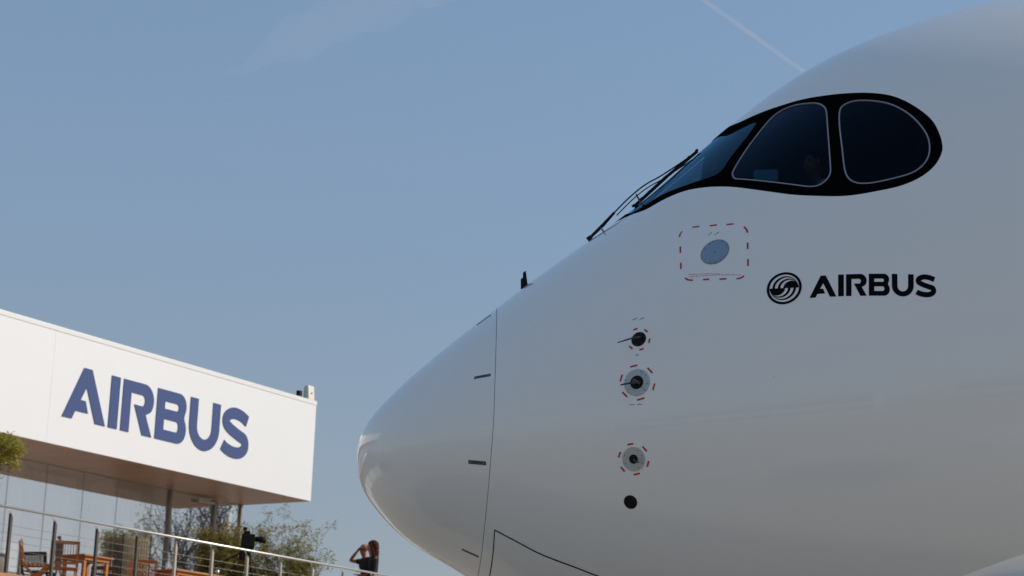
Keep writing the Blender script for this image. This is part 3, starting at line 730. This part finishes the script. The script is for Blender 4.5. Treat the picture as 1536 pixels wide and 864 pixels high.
# railing
RL = bthing('terrace_railing', 0, 0, 0, 0, 'steel cable railing with round handrail along the edge of the upper terrace', 'railing')
b = MB(); b.tube([(-15, -2.0, 5.40), (9, -2.0, 5.40)], .020, 14); b.build('handrail', M['steel'], RL)
for k in range(-5, 21):
    px_ = -9.89 + .935*k
    if px_ > 9: break
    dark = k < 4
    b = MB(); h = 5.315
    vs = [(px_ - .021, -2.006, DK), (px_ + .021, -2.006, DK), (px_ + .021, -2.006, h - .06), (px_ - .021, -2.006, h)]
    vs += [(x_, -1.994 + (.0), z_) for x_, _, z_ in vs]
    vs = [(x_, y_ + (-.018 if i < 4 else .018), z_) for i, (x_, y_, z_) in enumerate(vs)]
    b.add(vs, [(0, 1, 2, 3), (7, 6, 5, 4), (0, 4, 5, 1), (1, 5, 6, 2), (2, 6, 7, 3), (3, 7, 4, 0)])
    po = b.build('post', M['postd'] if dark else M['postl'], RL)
    b = MB(); b.tube([(px_ - .012, -2.0, h - .03), (px_ - .045, -2.0, 5.35), (px_ - .085, -2.0, 5.385)], .006, 6); b.build('bracket', M['steel'], po)
for i in range(6):
    b = MB(); b.tube([(-15, -2.0, 4.53 + .12*i), (9, -2.0, 4.53 + .12*i)], .0030, 6); b.build('cable', M['cable'], RL)

# floodlight and speaker box on the roof edge
FLI = bthing('floodlight', .07, .25, 8.94, R_(0), 'cream boxy floodlight at the far corner of the flat white roof', 'lamp')
b = MB(); b.box((0, 0, .20), (.20, .11, .30), Matrix.Rotation(R_(-6), 3, 'X'), .028); b.build('lamp_housing', M['lampw'], FLI)
b = MB(); b.box((0, -.068, .20), (.02, .01, .03)); b.build('lamp_badge', M['greymark'], FLI)
b = MB(); b.box((0, .075, .2), (.12, .05, .24), bev=.01); b.box((-.06, .0, .03), (.03, .05, .08)); b.build('lamp_bracket', M['fr_grey'], FLI)
SB = bthing('roof_sensor', -.26, .25, 8.94, 0, 'small black box on a grey foot beside the roof floodlight', 'sensor')
b = MB(); b.box((0, 0, .13), (.085, .09, .13), bev=.01); b.build('housing', M['black'], SB)
b = MB(); b.box((0, 0, .035), (.07, .07, .07)); b.build('foot', M['fr_grey'], SB)

# ------------------------------------------------------------------ terrace furniture
def chair(x, y, rz, label, m=None, slats=9, h=.92, group=None, seatm=None):
    m = m or M['teak']; o = bthing('terrace_chair', x, y, DK, rz, label, 'chair', group)
    tilt = .20; top = lambda z: -.22 - (z - .44) * tilt
    for sy in (-1, 1):
        b = MB(); b.bar((.24, sy*.215, 0), (-.23, sy*.215, .46), .022, .045); b.build('leg', m, o)
        b = MB(); b.bar((-.26, sy*.19, 0), (.2, sy*.19, .44), .022, .045); b.build('leg', m, o)
        b = MB(); b.bar((-.20, sy*.215, .40), (top(h), sy*.215, h), .024, .042); b.build('back_post', m, o)
    for i in range(7):
        b = MB(); b.box((-.19 + i*.068, 0, .445), (.05, .43, .016), bev=.004); b.build('seat_slat', seatm or m, o)
    b = MB(); b.box((top(h), 0, h - .01), (.024, .47, .06), Matrix.Rotation(R_(-11), 3, 'Y'), .008); b.build('top_rail', m, o)
    b = MB(); b.bar((top(.52), -.21, .52), (top(.52), .21, .52), .022, .04); b.build('low_rail', m, o)
    for i in range(slats):
        yy = -.18 + .36*i/(slats - 1); b = MB(); b.bar((top(.52), yy, .52), (top(h - .02), yy, h - .02), .022, .010, (0, 1, 0)); b.build('back_slat', m, o)
    return o
chair(-6.92, -.25, R_(45), 'slatted teak chair seen from behind, between the second and third railing posts', h=.86)
chair(-7.50, -.22, R_(-50), 'leftmost teak chair, side-on with its back leaning left', h=.79, slats=5)
chair(-6.60, .62, R_(20), 'low dark woven chair between the two left teak chairs', m=M['wick'], h=.74, slats=14)
chair(-5.22, .45, R_(48), 'low dark slatted chair beneath the right end of the square teak table', m=M['teakd'], h=.64, slats=10)
chair(-4.70, .0, R_(42), 'teak chair with solid orange back beside the tan screen', h=.80, slats=17)
chair(-5.02, -.30, R_(-40), 'side-on teak chair right of the fourth railing post', h=.70, slats=5)
def table(x, y, L, W_, h, label):
    o = bthing('terrace_table', x, y, DK, 0, label, 'table')
    n = int(W_ / .1)
    for i in range(n):
        b = MB(); b.box((0, -W_/2 + (i + .5)*W_/n, h - .014), (L, W_/n - .006, .028), bev=.004); b.build('table_slat', M['teak'], o)
    b = MB(); b.box((0, -W_/2 + .06, h - .06), (L - .12, .025, .06)); b.box((0, W_/2 - .06, h - .06), (L - .12, .025, .06)); b.box((-L/2 + .07, 0, h - .06), (.025, W_ - .15, .06)); b.box((L/2 - .07, 0, h - .06), (.025, W_ - .15, .06)); b.build('apron', M['teak'], o)
    for sx in (-1, 1):
        for sy in (-1, 1):
            b = MB(); b.box((sx*(L/2 - .09), sy*(W_/2 - .09), (h - .03)/2), (.055, .055, h - .03)); b.build('leg', M['teak'], o)
    return o
table(-6.30, -.15, .72, .62, .72, 'square teak terrace table right of the slatted teak chair')
table(-3.72, -.40, 1.75, .6, .68, 'long low teak terrace table in front of the glass door')
o = bthing('globe_lamp', -3.22, -.45, DK + .682, 0, 'small silver ball lamp on the long low teak table', 'lamp')
b = MB(); bm = bmesh.new(); bmesh.ops.create_uvsphere(bm, u_segments=16, v_segments=10, radius=.048); b.add([v.co + Vector((0, 0, .10)) for v in bm.verts], [tuple(v.index for v in f.verts) for f in bm.faces], True); bm.free(); b.build('globe', M['cream_pl'], o)
b = MB(); b.tube([(0, 0, 0), (0, 0, .012), (0, 0, .013), (0, 0, .06)], [.035, .035, .01, .01], 12); b.build('stem', M['black'], o)
# tan folding screen
o = bthing('folding_screen', -4.55, .30, DK, R_(-45), 'tan slatted folding screen standing behind the fifth railing post', 'screen')
for k, (xa, ya, xb, yb) in enumerate(((-.26, .06, -.05, 0), (-.03, 0, .20, .02))):
    for i in range(5):
        t = (i + .5)/5; b = MB(); b.box((xa + (xb-xa)*t, ya + (yb-ya)*t, .66), (.03, .014, 1.24)); b.build('slat', M['tan'], o)
    for z in (.12, .7, 1.22):
        b = MB(); b.bar((xa, ya, z), (xb, yb, z), .03, .022); b.build('rail', M['tan'], o)
for xx in (-.27, .22):
    b = MB(); b.box((xx, .03, .66), (.025, .025, 1.32)); b.build('upright', M['postd'], o)

# television camera on a tripod
o = bthing('television_camera', -2.58, -.62, DK, R_(-44), 'black television camera on a tripod pointing right beside the glass corner', 'camera')
for t in (90, 210, 330):
    b = MB(); b.tube([(0, 0, 1.12), (.36*math.cos(R_(t)), .36*math.sin(R_(t)), .0)], [.022, .016], 8); b.build('tripod_leg', M['black'], o)
b = MB(); b.tube([(0, 0, 1.05), (0, 0, 1.24)], .055, 14); b.box((0, 0, 1.26), (.14, .12, .06), bev=.01); b.build('tripod_head', M['black'], o)
b = MB(); b.tube([(-.05, 0, 1.24), (-.50, 0, .98)], [.011, .013], 8); b.build('pan_bar', M['black'], o)
b = MB(); b.box((-.02, 0, 1.41), (.24, .16, .26), bev=.025); b.box((-.05, 0, 1.57), (.12, .05, .05), bev=.01); b.box((-.06, .0, 1.18), (.2, .14, .25), bev=.03); b.build('camera_body', M['black'], o)
b = MB(); b.tube([(.08, 0, 1.45), (.18, 0, 1.45), (.19, 0, 1.45), (.30, 0, 1.45)], [.045, .05, .062, .066], 16); b.build('lens', M['black'], o)
b = MB(); b.box((-.09, -.02, 1.63), (.07, .07, .06), bev=.01); b.build('viewfinder', M['black'], o)

# ------------------------------------------------------------------ plants
def leaves(b, c, r, n, L, w_, rnd, droop=.3, flat=1.0):
    for _ in range(n):
        d = Vector((rnd.gauss(0, 1), rnd.gauss(0, 1), rnd.gauss(0, 1))).normalized() * (rnd.random() ** .45)
        p = Vector(c) + Vector((d.x*r[0], d.y*r[1], d.z*r[2]))
        a = Vector((rnd.gauss(0, 1), rnd.gauss(0, 1), rnd.gauss(-droop, .6))).normalized(); s_ = a.cross(Vector((rnd.gauss(0, 1), rnd.gauss(0, 1), rnd.gauss(0, 1)))).normalized()
        l = L * rnd.uniform(.6, 1.3); ww = w_ * rnd.uniform(.7, 1.2)
        b.add([p, p + a*l*.45 + s_*ww/2, p + a*l, p + a*l*.45 - s_*ww/2], [(0, 1, 2, 3)])
def bamboo(x, y, h, n, label, seed, dens=1.0, spread=.35, grp='potted bamboos at the terrace end', low=1.0):
    rnd = random.Random(seed); o = bthing('potted_bamboo', x, y, DK, 0, label, 'plant', grp)
    b = MB(); b.box((0, 0, .2), (.5, .42, .40), bev=.02); b.build('planter', M['pot'], o)
    fo = MB()
    for i in range(n):
        a = rnd.uniform(0, 6.28); r0 = rnd.uniform(0, .16); hh = h * rnd.uniform(.62, 1.0); le = rnd.uniform(.3, 1.0)*spread
        p0 = Vector((r0*math.cos(a), r0*math.sin(a), .36)); P = []
        for k in range(7):
            t = k/6; P.append(p0 + Vector((math.cos(a)*le*t**1.8, math.sin(a)*le*t**1.8, (hh - .36)*t)) + Vector((rnd.gauss(0, .008), rnd.gauss(0, .008), 0)))
        c = MB(); c.tube(P, [.009 - .0065*k/6 for k in range(7)], 5); c.build('cane', M['cane'], o)
        for k in range(1, 7):
            for _ in range(3):
                q = P[k-1].lerp(P[k], rnd.random()); d = Vector((rnd.gauss(0, 1), rnd.gauss(0, 1), rnd.uniform(.2, 1.2))).normalized() * rnd.uniform(.12, .34)
                fo.tube([q, q + d*.6, q + d + Vector((0, 0, .04))], [.0028, .002, .0012], 4, False)
                leaves(fo, q + d*.75, (.10, .10, .10), int((52 if k < 4 else 20)*dens*(low if k < 4 else 1)), .10, .018, rnd, .35)
    fo.build('foliage', M['leaf_bamboo'], o)
    return o
bamboo(-2.12, .55, 1.75, 16, 'dense yellow-green bamboo in the planter right behind the television camera', 11, 1.5, .34, low=2.0)
bamboo(-1.60, .20, 2.00, 15, 'second bamboo from the television camera, tall with thin upper twigs', 12, .8, .45, low=1.2)
bamboo(-1.12, -.15, 2.28, 13, 'tallest and wispiest bamboo below the far corner of the roof', 13, .5, .50, low=.9)
bamboo(-.92, -.62, 1.95, 14, 'rightmost bamboo, leafy at its foot and bare above', 14, .55, .55, low=2.6)
# slim tree at the left edge
rnd = random.Random(5)
o = bthing('potted_tree', -9.27, -1.0, DK, 0, 'slim olive-green tree at the left edge in front of the chalet', 'tree')
b = MB(); b.tube([(0, 0, 0), (0, 0, .36), (0, 0, .42)], [.20, .24, .24], 20); b.build('pot', M['pot'], o)
b = MB(); b.tube([(0, 0, .35), (.01, 0, 1.0), (-.005, .0, 1.6), (.0, 0, 2.05), (-.02, 0, 2.25)], [.024, .020, .016, .012, .006], 8); b.build('trunk', M['bark'], o)
br = MB(); lf = MB()
for i in range(46):
    z = rnd.uniform(1.75, 2.22); a = rnd.uniform(0, 6.28); L = rnd.uniform(.12, .42) * (1.1 if z < 2.2 else .8)
    q = Vector((0, 0, z)); e_ = q + Vector((math.cos(a)*L, math.sin(a)*L, rnd.uniform(-.05, .18)))
    br.tube([q, q.lerp(e_, .5) + Vector((0, 0, .03)), e_], [.005, .0035, .0015], 4, False)
    leaves(lf, q.lerp(e_, .75), (.12, .12, .07), 55, .058, .024, rnd, .2)
for i in range(9):
    z = rnd.uniform(1.35, 1.85); a = rnd.uniform(0, 6.28); L = rnd.uniform(.15, .3)
    q = Vector((0, 0, z)); e_ = q + Vector((math.cos(a)*L, math.sin(a)*L, rnd.uniform(-.08, .12)))
    br.tube([q, e_], [.004, .0015], 4, False); leaves(lf, e_, (.06, .06, .03), 7, .055, .020, rnd, .1)
br.build('branches', M['bark'], o); lf.build('crown', M['leaf_olive'], o)

# trees standing on the apron to the right of the terrace, mirrored in the terrace glass
def tree(loc_, h, seed, label, dens=1.0):
    rnd = random.Random(seed); o = empty('tree', loc_); tag(o, label, 'tree', 'dark trees beyond the terrace')
    tr_ = MB(); cr = MB()
    def limb(p, d, L, r, lv):
        P = [p]; q = p.copy(); dd = d.copy()
        for k in range(5):
            dd = (dd + Vector((rnd.gauss(0, .14), rnd.gauss(0, .14), rnd.gauss(.05, .08)))).normalized(); q = q + dd*L/5; P.append(q.copy())
        tr_.tube(P, [r*(1 - .7*k/5) for k in range(6)], 8 if lv == 0 else 4, False)
        if lv >= 2:
            leaves(cr, P[-1], (.35, .35, .3), int(26*dens), .055, .028, rnd)
        if lv < 3:
            for k in range(2, 6):
                for _ in range(2 if lv else 3):
                    a = rnd.uniform(0, 6.28); nd = (dd*rnd.uniform(.7, 1.2) + Vector((math.cos(a), math.sin(a), .35))*rnd.uniform(.4, .8)).normalized()
                    limb(P[k], nd, L*rnd.uniform(.38, .6), r*.42, lv + 1)
    limb(Vector((0, 0, 0)), Vector((0, 0, 1)), h*.62, h*.018, 0)
    tr_.build('trunk', M['bark'], o); cr.build('crown', M['leaf_dark'], o); return o
tree((5.2, 42.5, 0), 9.4, 3, 'bare-branched dark tree behind the jet nose, beyond the terrace end', .8)
tree((6.9, 45.2, 0), 9.6, 8, 'smaller dark tree farther right behind the jet fuselage', 1.2)

# ------------------------------------------------------------------ people
def skinmesh(name, nodes, edges_, m, parent, sub=2, root=0):
    """nodes: list of (xyz, radius or (rx, ry)); grown into one smooth surface"""
    me = bpy.data.meshes.new(name); me.from_pydata([p for p, _ in nodes], edges_, []); o = bpy.data.objects.new(name, me); COL.objects.link(o)
    sk = o.modifiers.new('skin', 'SKIN'); sk.use_smooth_shade = True
    for i, (p, r) in enumerate(nodes):
        v = me.skin_vertices[0].data[i]; v.radius = r if isinstance(r, tuple) else (r, r); v.use_root = (i == root)
    ss = o.modifiers.new('sub', 'SUBSURF'); ss.levels = sub; ss.render_levels = sub
    dg = bpy.context.evaluated_depsgraph_get(); ev = o.evaluated_get(dg); m2 = bpy.data.meshes.new_from_object(ev)
    bpy.data.objects.remove(o); bpy.data.meshes.remove(me)
    m2.name = name; m2.polygons.foreach_set('use_smooth', [True]*len(m2.polygons))
    return link(name, m2, m, parent)
def ell(b, c, r, seg=16, rings=10, M_=None):
    vs = []; fs = []
    for i in range(rings + 1):
        ph = math.pi*i/rings
        for k in range(seg):
            t = 2*math.pi*k/seg; v = Vector((r[0]*math.sin(ph)*math.cos(t), r[1]*math.sin(ph)*math.sin(t), r[2]*math.cos(ph)))
            if M_ is not None: v = M_ @ v
            vs.append(v + Vector(c))
    for i in range(rings):
        for k in range(seg): fs.append((i*seg+k, i*seg+(k+1) % seg, (i+1)*seg+(k+1) % seg, (i+1)*seg+k))
    b.add(vs, fs, True)
def person(loc_, rz, label, skin, arms, sleeve=.55, bend=0.0, scale=1.0, woman=False, legs=True, shirt=None):
    """x forward, y left; arms: per side (shoulder, elbow, wrist, finger direction)"""
    o = empty('person', loc_, rz); o.scale = (scale,)*3; tag(o, label, 'person')
    hx = .03 + bend; N = []; E = []
    def nd(p, r, par=None):
        N.append((tuple(p), r)); i = len(N) - 1
        if par is not None: E.append((par, i))
        return i
    wd = .85 if woman else 1.0
    pel = nd((0, 0, .96), (.125, .10)); be = nd((bend*.3, 0, 1.10), (.115*wd, .085), pel); ch = nd((bend*.6, 0, 1.27), (.135*wd, .095), be)
    up = nd((bend*.85, 0, 1.39), (.10*wd, .07), ch); nk = nd((hx - .015, 0, 1.455), .048*wd + .004, up); nk2 = nd((hx + .005, 0, 1.50), .045*wd + .003, nk)
    h1 = nd((hx + .026, 0, 1.535), (.058, .066), nk2); h2 = nd((hx + .028, 0, 1.60), (.068, .082), h1); h3 = nd((hx + .018, 0, 1.65), (.070, .086), h2); nd((hx + .012, 0, 1.695), (.045, .055), h3)
    nd((hx + .112, 0, 1.588), .009, h2)
    sh = []
    for s_, (sp, el, wr, fd) in zip((1, -1), arms):
        a = nd(sp, .050*wd, up); b_ = nd(((sp[0]+el[0])/2, (sp[1]+el[1])/2, (sp[2]+el[2])/2), .043*wd, a); c = nd(el, .036*wd, b_)
        d = nd(((wr[0]*.4+el[0]*.6), (wr[1]*.4+el[1]*.6), (wr[2]*.4+el[2]*.6)), .036*wd, c); e_ = nd(wr, .024*wd, d)
        fd = Vector(fd).normalized(); pa = Vector(wr) + fd*.05; pm = nd(pa, (.030, .020), e_); sd = fd.cross(Vector((0, 0, 1)) if abs(fd.z) < .8 else Vector((1, 0, 0))).normalized()
        for q, L in ((-.027, .062), (-.009, .075), (.009, .072), (.027, .055)):
            r_ = nd(pa + fd*.035 + sd*q, .0095, pm); m_ = nd(pa + fd*(.035 + L*.55) + sd*q*1.1, .0085, r_); nd(pa + fd*(.035 + L) + sd*q*1.1 - Vector((0, 0, .008)), .0075, m_)
        t_ = nd(Vector(wr) + fd*.035 + sd*.034, .0105, pm); nd(Vector(wr) + fd*.075 + sd*.052, .0085, t_)
        sh.append((sp, el))
    for s_ in (1, -1):
        a = nd((0, s_*.085, .90), .082, pel); k1 = nd((.01, s_*.10, .70), .070, a); k = nd((.02, s_*.105, .49), .052, k1); c = nd((.0, s_*.11, .32), .050, k); an_ = nd((-.01, s_*.11, .09), .034, c); hl = nd((-.01, s_*.11, .04), .035, an_); nd((.09, s_*.118, .030), (.036, .026), hl); N_ = nd((.17, s_*.122, .022), (.030, .020), len(N) - 1)
    body = skinmesh('body', N, E, skin, o)
    # shirt with short sleeves
    N = []; E = []
    p0 = nd((0, 0, .90), (.145*wd, .118)); p1 = nd((bend*.3, 0, 1.10), (.135*wd, .105), p0); p2 = nd((bend*.6, 0, 1.27), (.155*wd, .115), p1); p3 = nd((bend*.85, 0, 1.405), (.122*wd, .092), p2); nd((hx - .02, 0, 1.462), .066*wd, p3)
    for (sp, el), _w in zip(sh, [q[2] for q in arms]):
        a = nd(sp, .066*wd, p3); b_ = nd(tuple(sp[i]*.45 + el[i]*.55 for i in range(3)), .056*wd, a)
        if sleeve > 1: c_ = nd(el, .050*wd, b_); nd(tuple(el[i]*.15 + _w[i]*.85 for i in range(3)), .036, c_)
    sh_o = skinmesh('shirt', N, E, shirt or M['tshirt'], o)
    if legs:
        N = []; E = []; p0 = nd((0, 0, .95), (.140, .112))
        for s_ in (1, -1):
            a = nd((0, s_*.085, .88), .096, p0); k1 = nd((.01, s_*.10, .70), .084, a); k = nd((.02, s_*.105, .49), .068, k1); c = nd((0, s_*.11, .30), .064, k); nd((-.01, s_*.11, .07), .056, c)
        skinmesh('trousers', N, E, M['trousers'], o)
        for s_ in (1, -1):
            b = MB(); ell(b, (.05, s_*.118, .042), (.14, .05, .042)); b.build('shoe', M['black'], o)
    # face
    for s_ in (1, -1):
        b = MB(); ell(b, (hx + .088, s_*.032, 1.612), (.012, .014, .009), 10, 6); b.build('eye', M['eye'], o)
        b = MB(); ell(b, (hx + .02, s_*.078, 1.60), (.017, .010, .030), 10, 6); b.build('ear', skin, o)
    b = MB(); ell(b, (hx + .094, 0, 1.555), (.010, .024, .008), 10, 6); b.build('mouth', M['lip'], o)
    return o, hx
def place(px_w, D, z):  # world point helper kept for the two people
    return Vector((px_w, D, z))
FACE = BR + R_(134)
# man: hand raised to his brow
mo, hx = person(TL(.23, -1.30, DK), FACE + R_(28), 'bald man in black shirt shading his eyes with a raised hand by the handrail', M['skin'],
    (((.0, .17, 1.36), (.03, .20, 1.10), (.20, .06, 1.08), (1, -.3, .1)), ((.05, -.17, 1.385), (.22, -.31, 1.40), (.17, -.12, 1.60), (-.15, .6, .45))), bend=.06, scale=.955)
b = MB(); ell(b, (hx + .004, 0, 1.655), (.092, .080, .078), 20, 12); b.build('cropped_hair', M['stubble'], mo)
b = MB(); b.box((hx + .098, 0, 1.612), (.008, .125, .034), bev=.006); b.box((hx + .05, .078, 1.617), (.1, .004, .008)); b.box((hx + .05, -.078, 1.617), (.1, .004, .008)); b.build('sunglasses', M['lens'], mo)
wo_, hx = person(TL(.12, -1.52, DK), FACE + R_(8), 'woman with long auburn hair and black top standing close behind the bald man', M['skin2'],
    (((.0, .15, 1.375), (.02, .19, 1.12), (.20, .06, 1.10), (1, -.4, .1)), ((.0, -.15, 1.375), (.03, -.19, 1.12), (.22, -.05, 1.13), (1, .3, .1))), bend=.01, scale=.985, woman=True, sleeve=1.5)
b = MB(); ell(b, (hx - .022, 0, 1.645), (.112, .112, .102), 20, 12)
for (dx, z, rx, ry, rz_) in ((-.045, 1.59, .096, .108, .11), (-.058, 1.50, .088, .108, .13), (-.072, 1.38, .070, .098, .15), (-.085, 1.25, .045, .080, .13), (-.09, 1.15, .034, .06, .09)):
    ell(b, (hx + dx, 0, z), (rx, ry, rz_), 18, 10)
b.build('hair', M['hair'], wo_)
b = MB()
for s_ in (1, -1):
    b.tube([(hx + .045, s_*.045, 1.705), (hx + .055, s_*.080, 1.64), (hx + .02, s_*.094, 1.54), (hx - .03, s_*.098, 1.40), (hx - .05, s_*.09, 1.24)], [.020, .024, .030, .030, .010], 8)
b.build('hair_strand', M['hair'], wo_)

# pilot behind the side window
pw = PL @ on(3.02, 33) ; pil_o, hx = person((2.20, 13.55, 4.58), R_(200), 'person in light blue shirt standing bent behind the middle cockpit side window', M['skin'],
    (((.02, .16, 1.38), (.14, .2, 1.14), (.32, .10, 1.20), (1, -.3, .2)), ((.02, -.16, 1.38), (.14, -.2, 1.14), (.30, -.12, 1.26), (1, .2, .5))), bend=.05, scale=.86, shirt=M['shirtblue'], legs=True)
b = MB(); ell(b, (hx, 0, 1.655), (.090, .076, .072), 18, 10); b.build('cropped_hair', M['hair'], pil_o)
fp = PL @ on(2.80, 40); FOLDER.location = (1.765, 13.45, 5.835)
tag(FOLDER, 'light blue folder leaning inside the lower front of the middle cockpit side window', 'folder')

# ------------------------------------------------------------------ white blocks added behind the camera, out of view, for the jet's paint to reflect
def added_pavilion(x, y, L, D, H, rz, label):
    o = empty('added_pavilion', (x, y, 0), rz); tag(o, label, 'building', 'white blocks added behind the camera for reflections')
    b = MB(); b.box((0, 0, H*.5), (L, D, H)); b.build('wall', M['white'], o)
    b = MB(); b.box((0, 0, H + .1), (L + .8, D + .8, .2)); b.build('roof', M['coping'], o)
    n = int(L / 3)
    for i in range(n):
        xx = -L/2 + (i + .5)*L/n
        for z in (1.6, H - 2.0):
            b = MB(); b.box((xx, D/2 + .02, z), (L/n - .5, .06, 1.9)); w_ = b.build('window', M['cockpit'], o)
            b = MB(); b.box((xx, D/2 + .07, z), (.06, .04, 1.9)); b.build('glazing_bar', M['coping'], w_)
    return o
added_pavilion(-28, -34, 26, 9, 6.5, R_(-14), 'long white two-storey block added far left behind the camera for the radome to mirror')
added_pavilion(4, -40, 24, 9, 7.2, 0, 'middle white two-storey block added behind the camera for the jet nose to mirror')
added_pavilion(36, -36, 22, 9, 6.0, R_(12), 'low white block added at right behind the camera, mirrored below the fuselage lettering')

# ------------------------------------------------------------------ parasol in the near foreground
PA = empty('parasol', (2.9, 7.0, 0)); tag(PA, 'pale parasol canopy just poking into the bottom right corner', 'parasol')
b = MB(); seg = 48; rows_ = 8; vs = []; AP, RM, RR = 2.585, 2.265, 1.48
for i in range(rows_ + 1):
    t = i/rows_
    for k in range(seg):
        a = 2*math.pi*k/seg; sc = 1 - .035*abs(math.sin(4*a))*t; vs.append((RR*t*sc*math.cos(a), RR*t*sc*math.sin(a), AP - (AP - RM)*(t**2.6) - .012*t*abs(math.sin(4*a))))
for k in range(seg):
    a = 2*math.pi*k/seg; sc = 1 - .035*abs(math.sin(4*a)); vs.append((RR*sc*math.cos(a), RR*sc*math.sin(a), RM - .13))
b.add(vs, [(i*seg+k, i*seg+(k+1) % seg, (i+1)*seg+(k+1) % seg, (i+1)*seg+k) for i in range(rows_ + 1) for k in range(seg)], True); b.build('canopy', M['canvas'], PA)
b = MB(); b.tube([(0, 0, 0), (0, 0, 2.63)], .022, 12); b.build('pole', M['steel'], PA)
b = MB(); b.tube([(0, 0, 0), (0, 0, .05), (0, 0, .07)], [.28, .28, .10], 24); b.build('base', M['pot'], PA)
for k in range(8):
    a = 2*math.pi*k/8; b = MB(); b.tube([(0, 0, 2.52), (RR*.97*math.cos(a), RR*.97*math.sin(a), RM - .02)], .007, 6); b.build('rib', M['steel'], PA)

# ------------------------------------------------------------------ condensation trails, far up
def vol(name, dens, col):
    m = bpy.data.materials.new(name); m.use_nodes = True; n = m.node_tree; n.nodes.clear()
    o = n.nodes.new('ShaderNodeOutputMaterial'); v = n.nodes.new('ShaderNodeVolumePrincipled'); v.inputs['Color'].default_value = (*col, 1); v.inputs['Density'].default_value = dens; v.inputs['Anisotropy'].default_value = .2
    n.links.new(v.outputs[0], o.inputs['Volume']); return m
def trail(p0, p1, rad, dens, label, seed, wob=.25, n=26):
    rnd = random.Random(seed); p0 = Vector(p0); p1 = Vector(p1); P = []; Rr = []
    for i in range(n + 1):
        t = i/n; P.append(p0.lerp(p1, t) + Vector((rnd.gauss(0, 1), rnd.gauss(0, 1), rnd.gauss(0, 1)))*rad*.10)
        Rr.append(max(rad*.05, (rad if not callable(rad) else 0) * (1 + rnd.uniform(-wob, wob)) * min(1, .05 + 4*t, .05 + 4*(1 - t))))
    b = MB(); b.tube(P, Rr, 16); o = b.build('contrail', vol('trail_ice_%d' % seed, dens, (1, 1, 1))); tag(o, label, 'contrail', None)
    return o
trail((1211, 20454, 9000), (4752, 25742, 9000), 30., .0026, 'thin straight white contrail running down to the cockpit roof', 1, .12)
trail((778, 19206, 9000), (-3978, 25043, 9000), 280., .00013, 'broad faint smudged contrail at the top left of the sky', 2, .2)

for o in bpy.data.objects:
    if o.parent is None and o.type == 'EMPTY' and 'label' not in o: print('unlabelled', o.name)
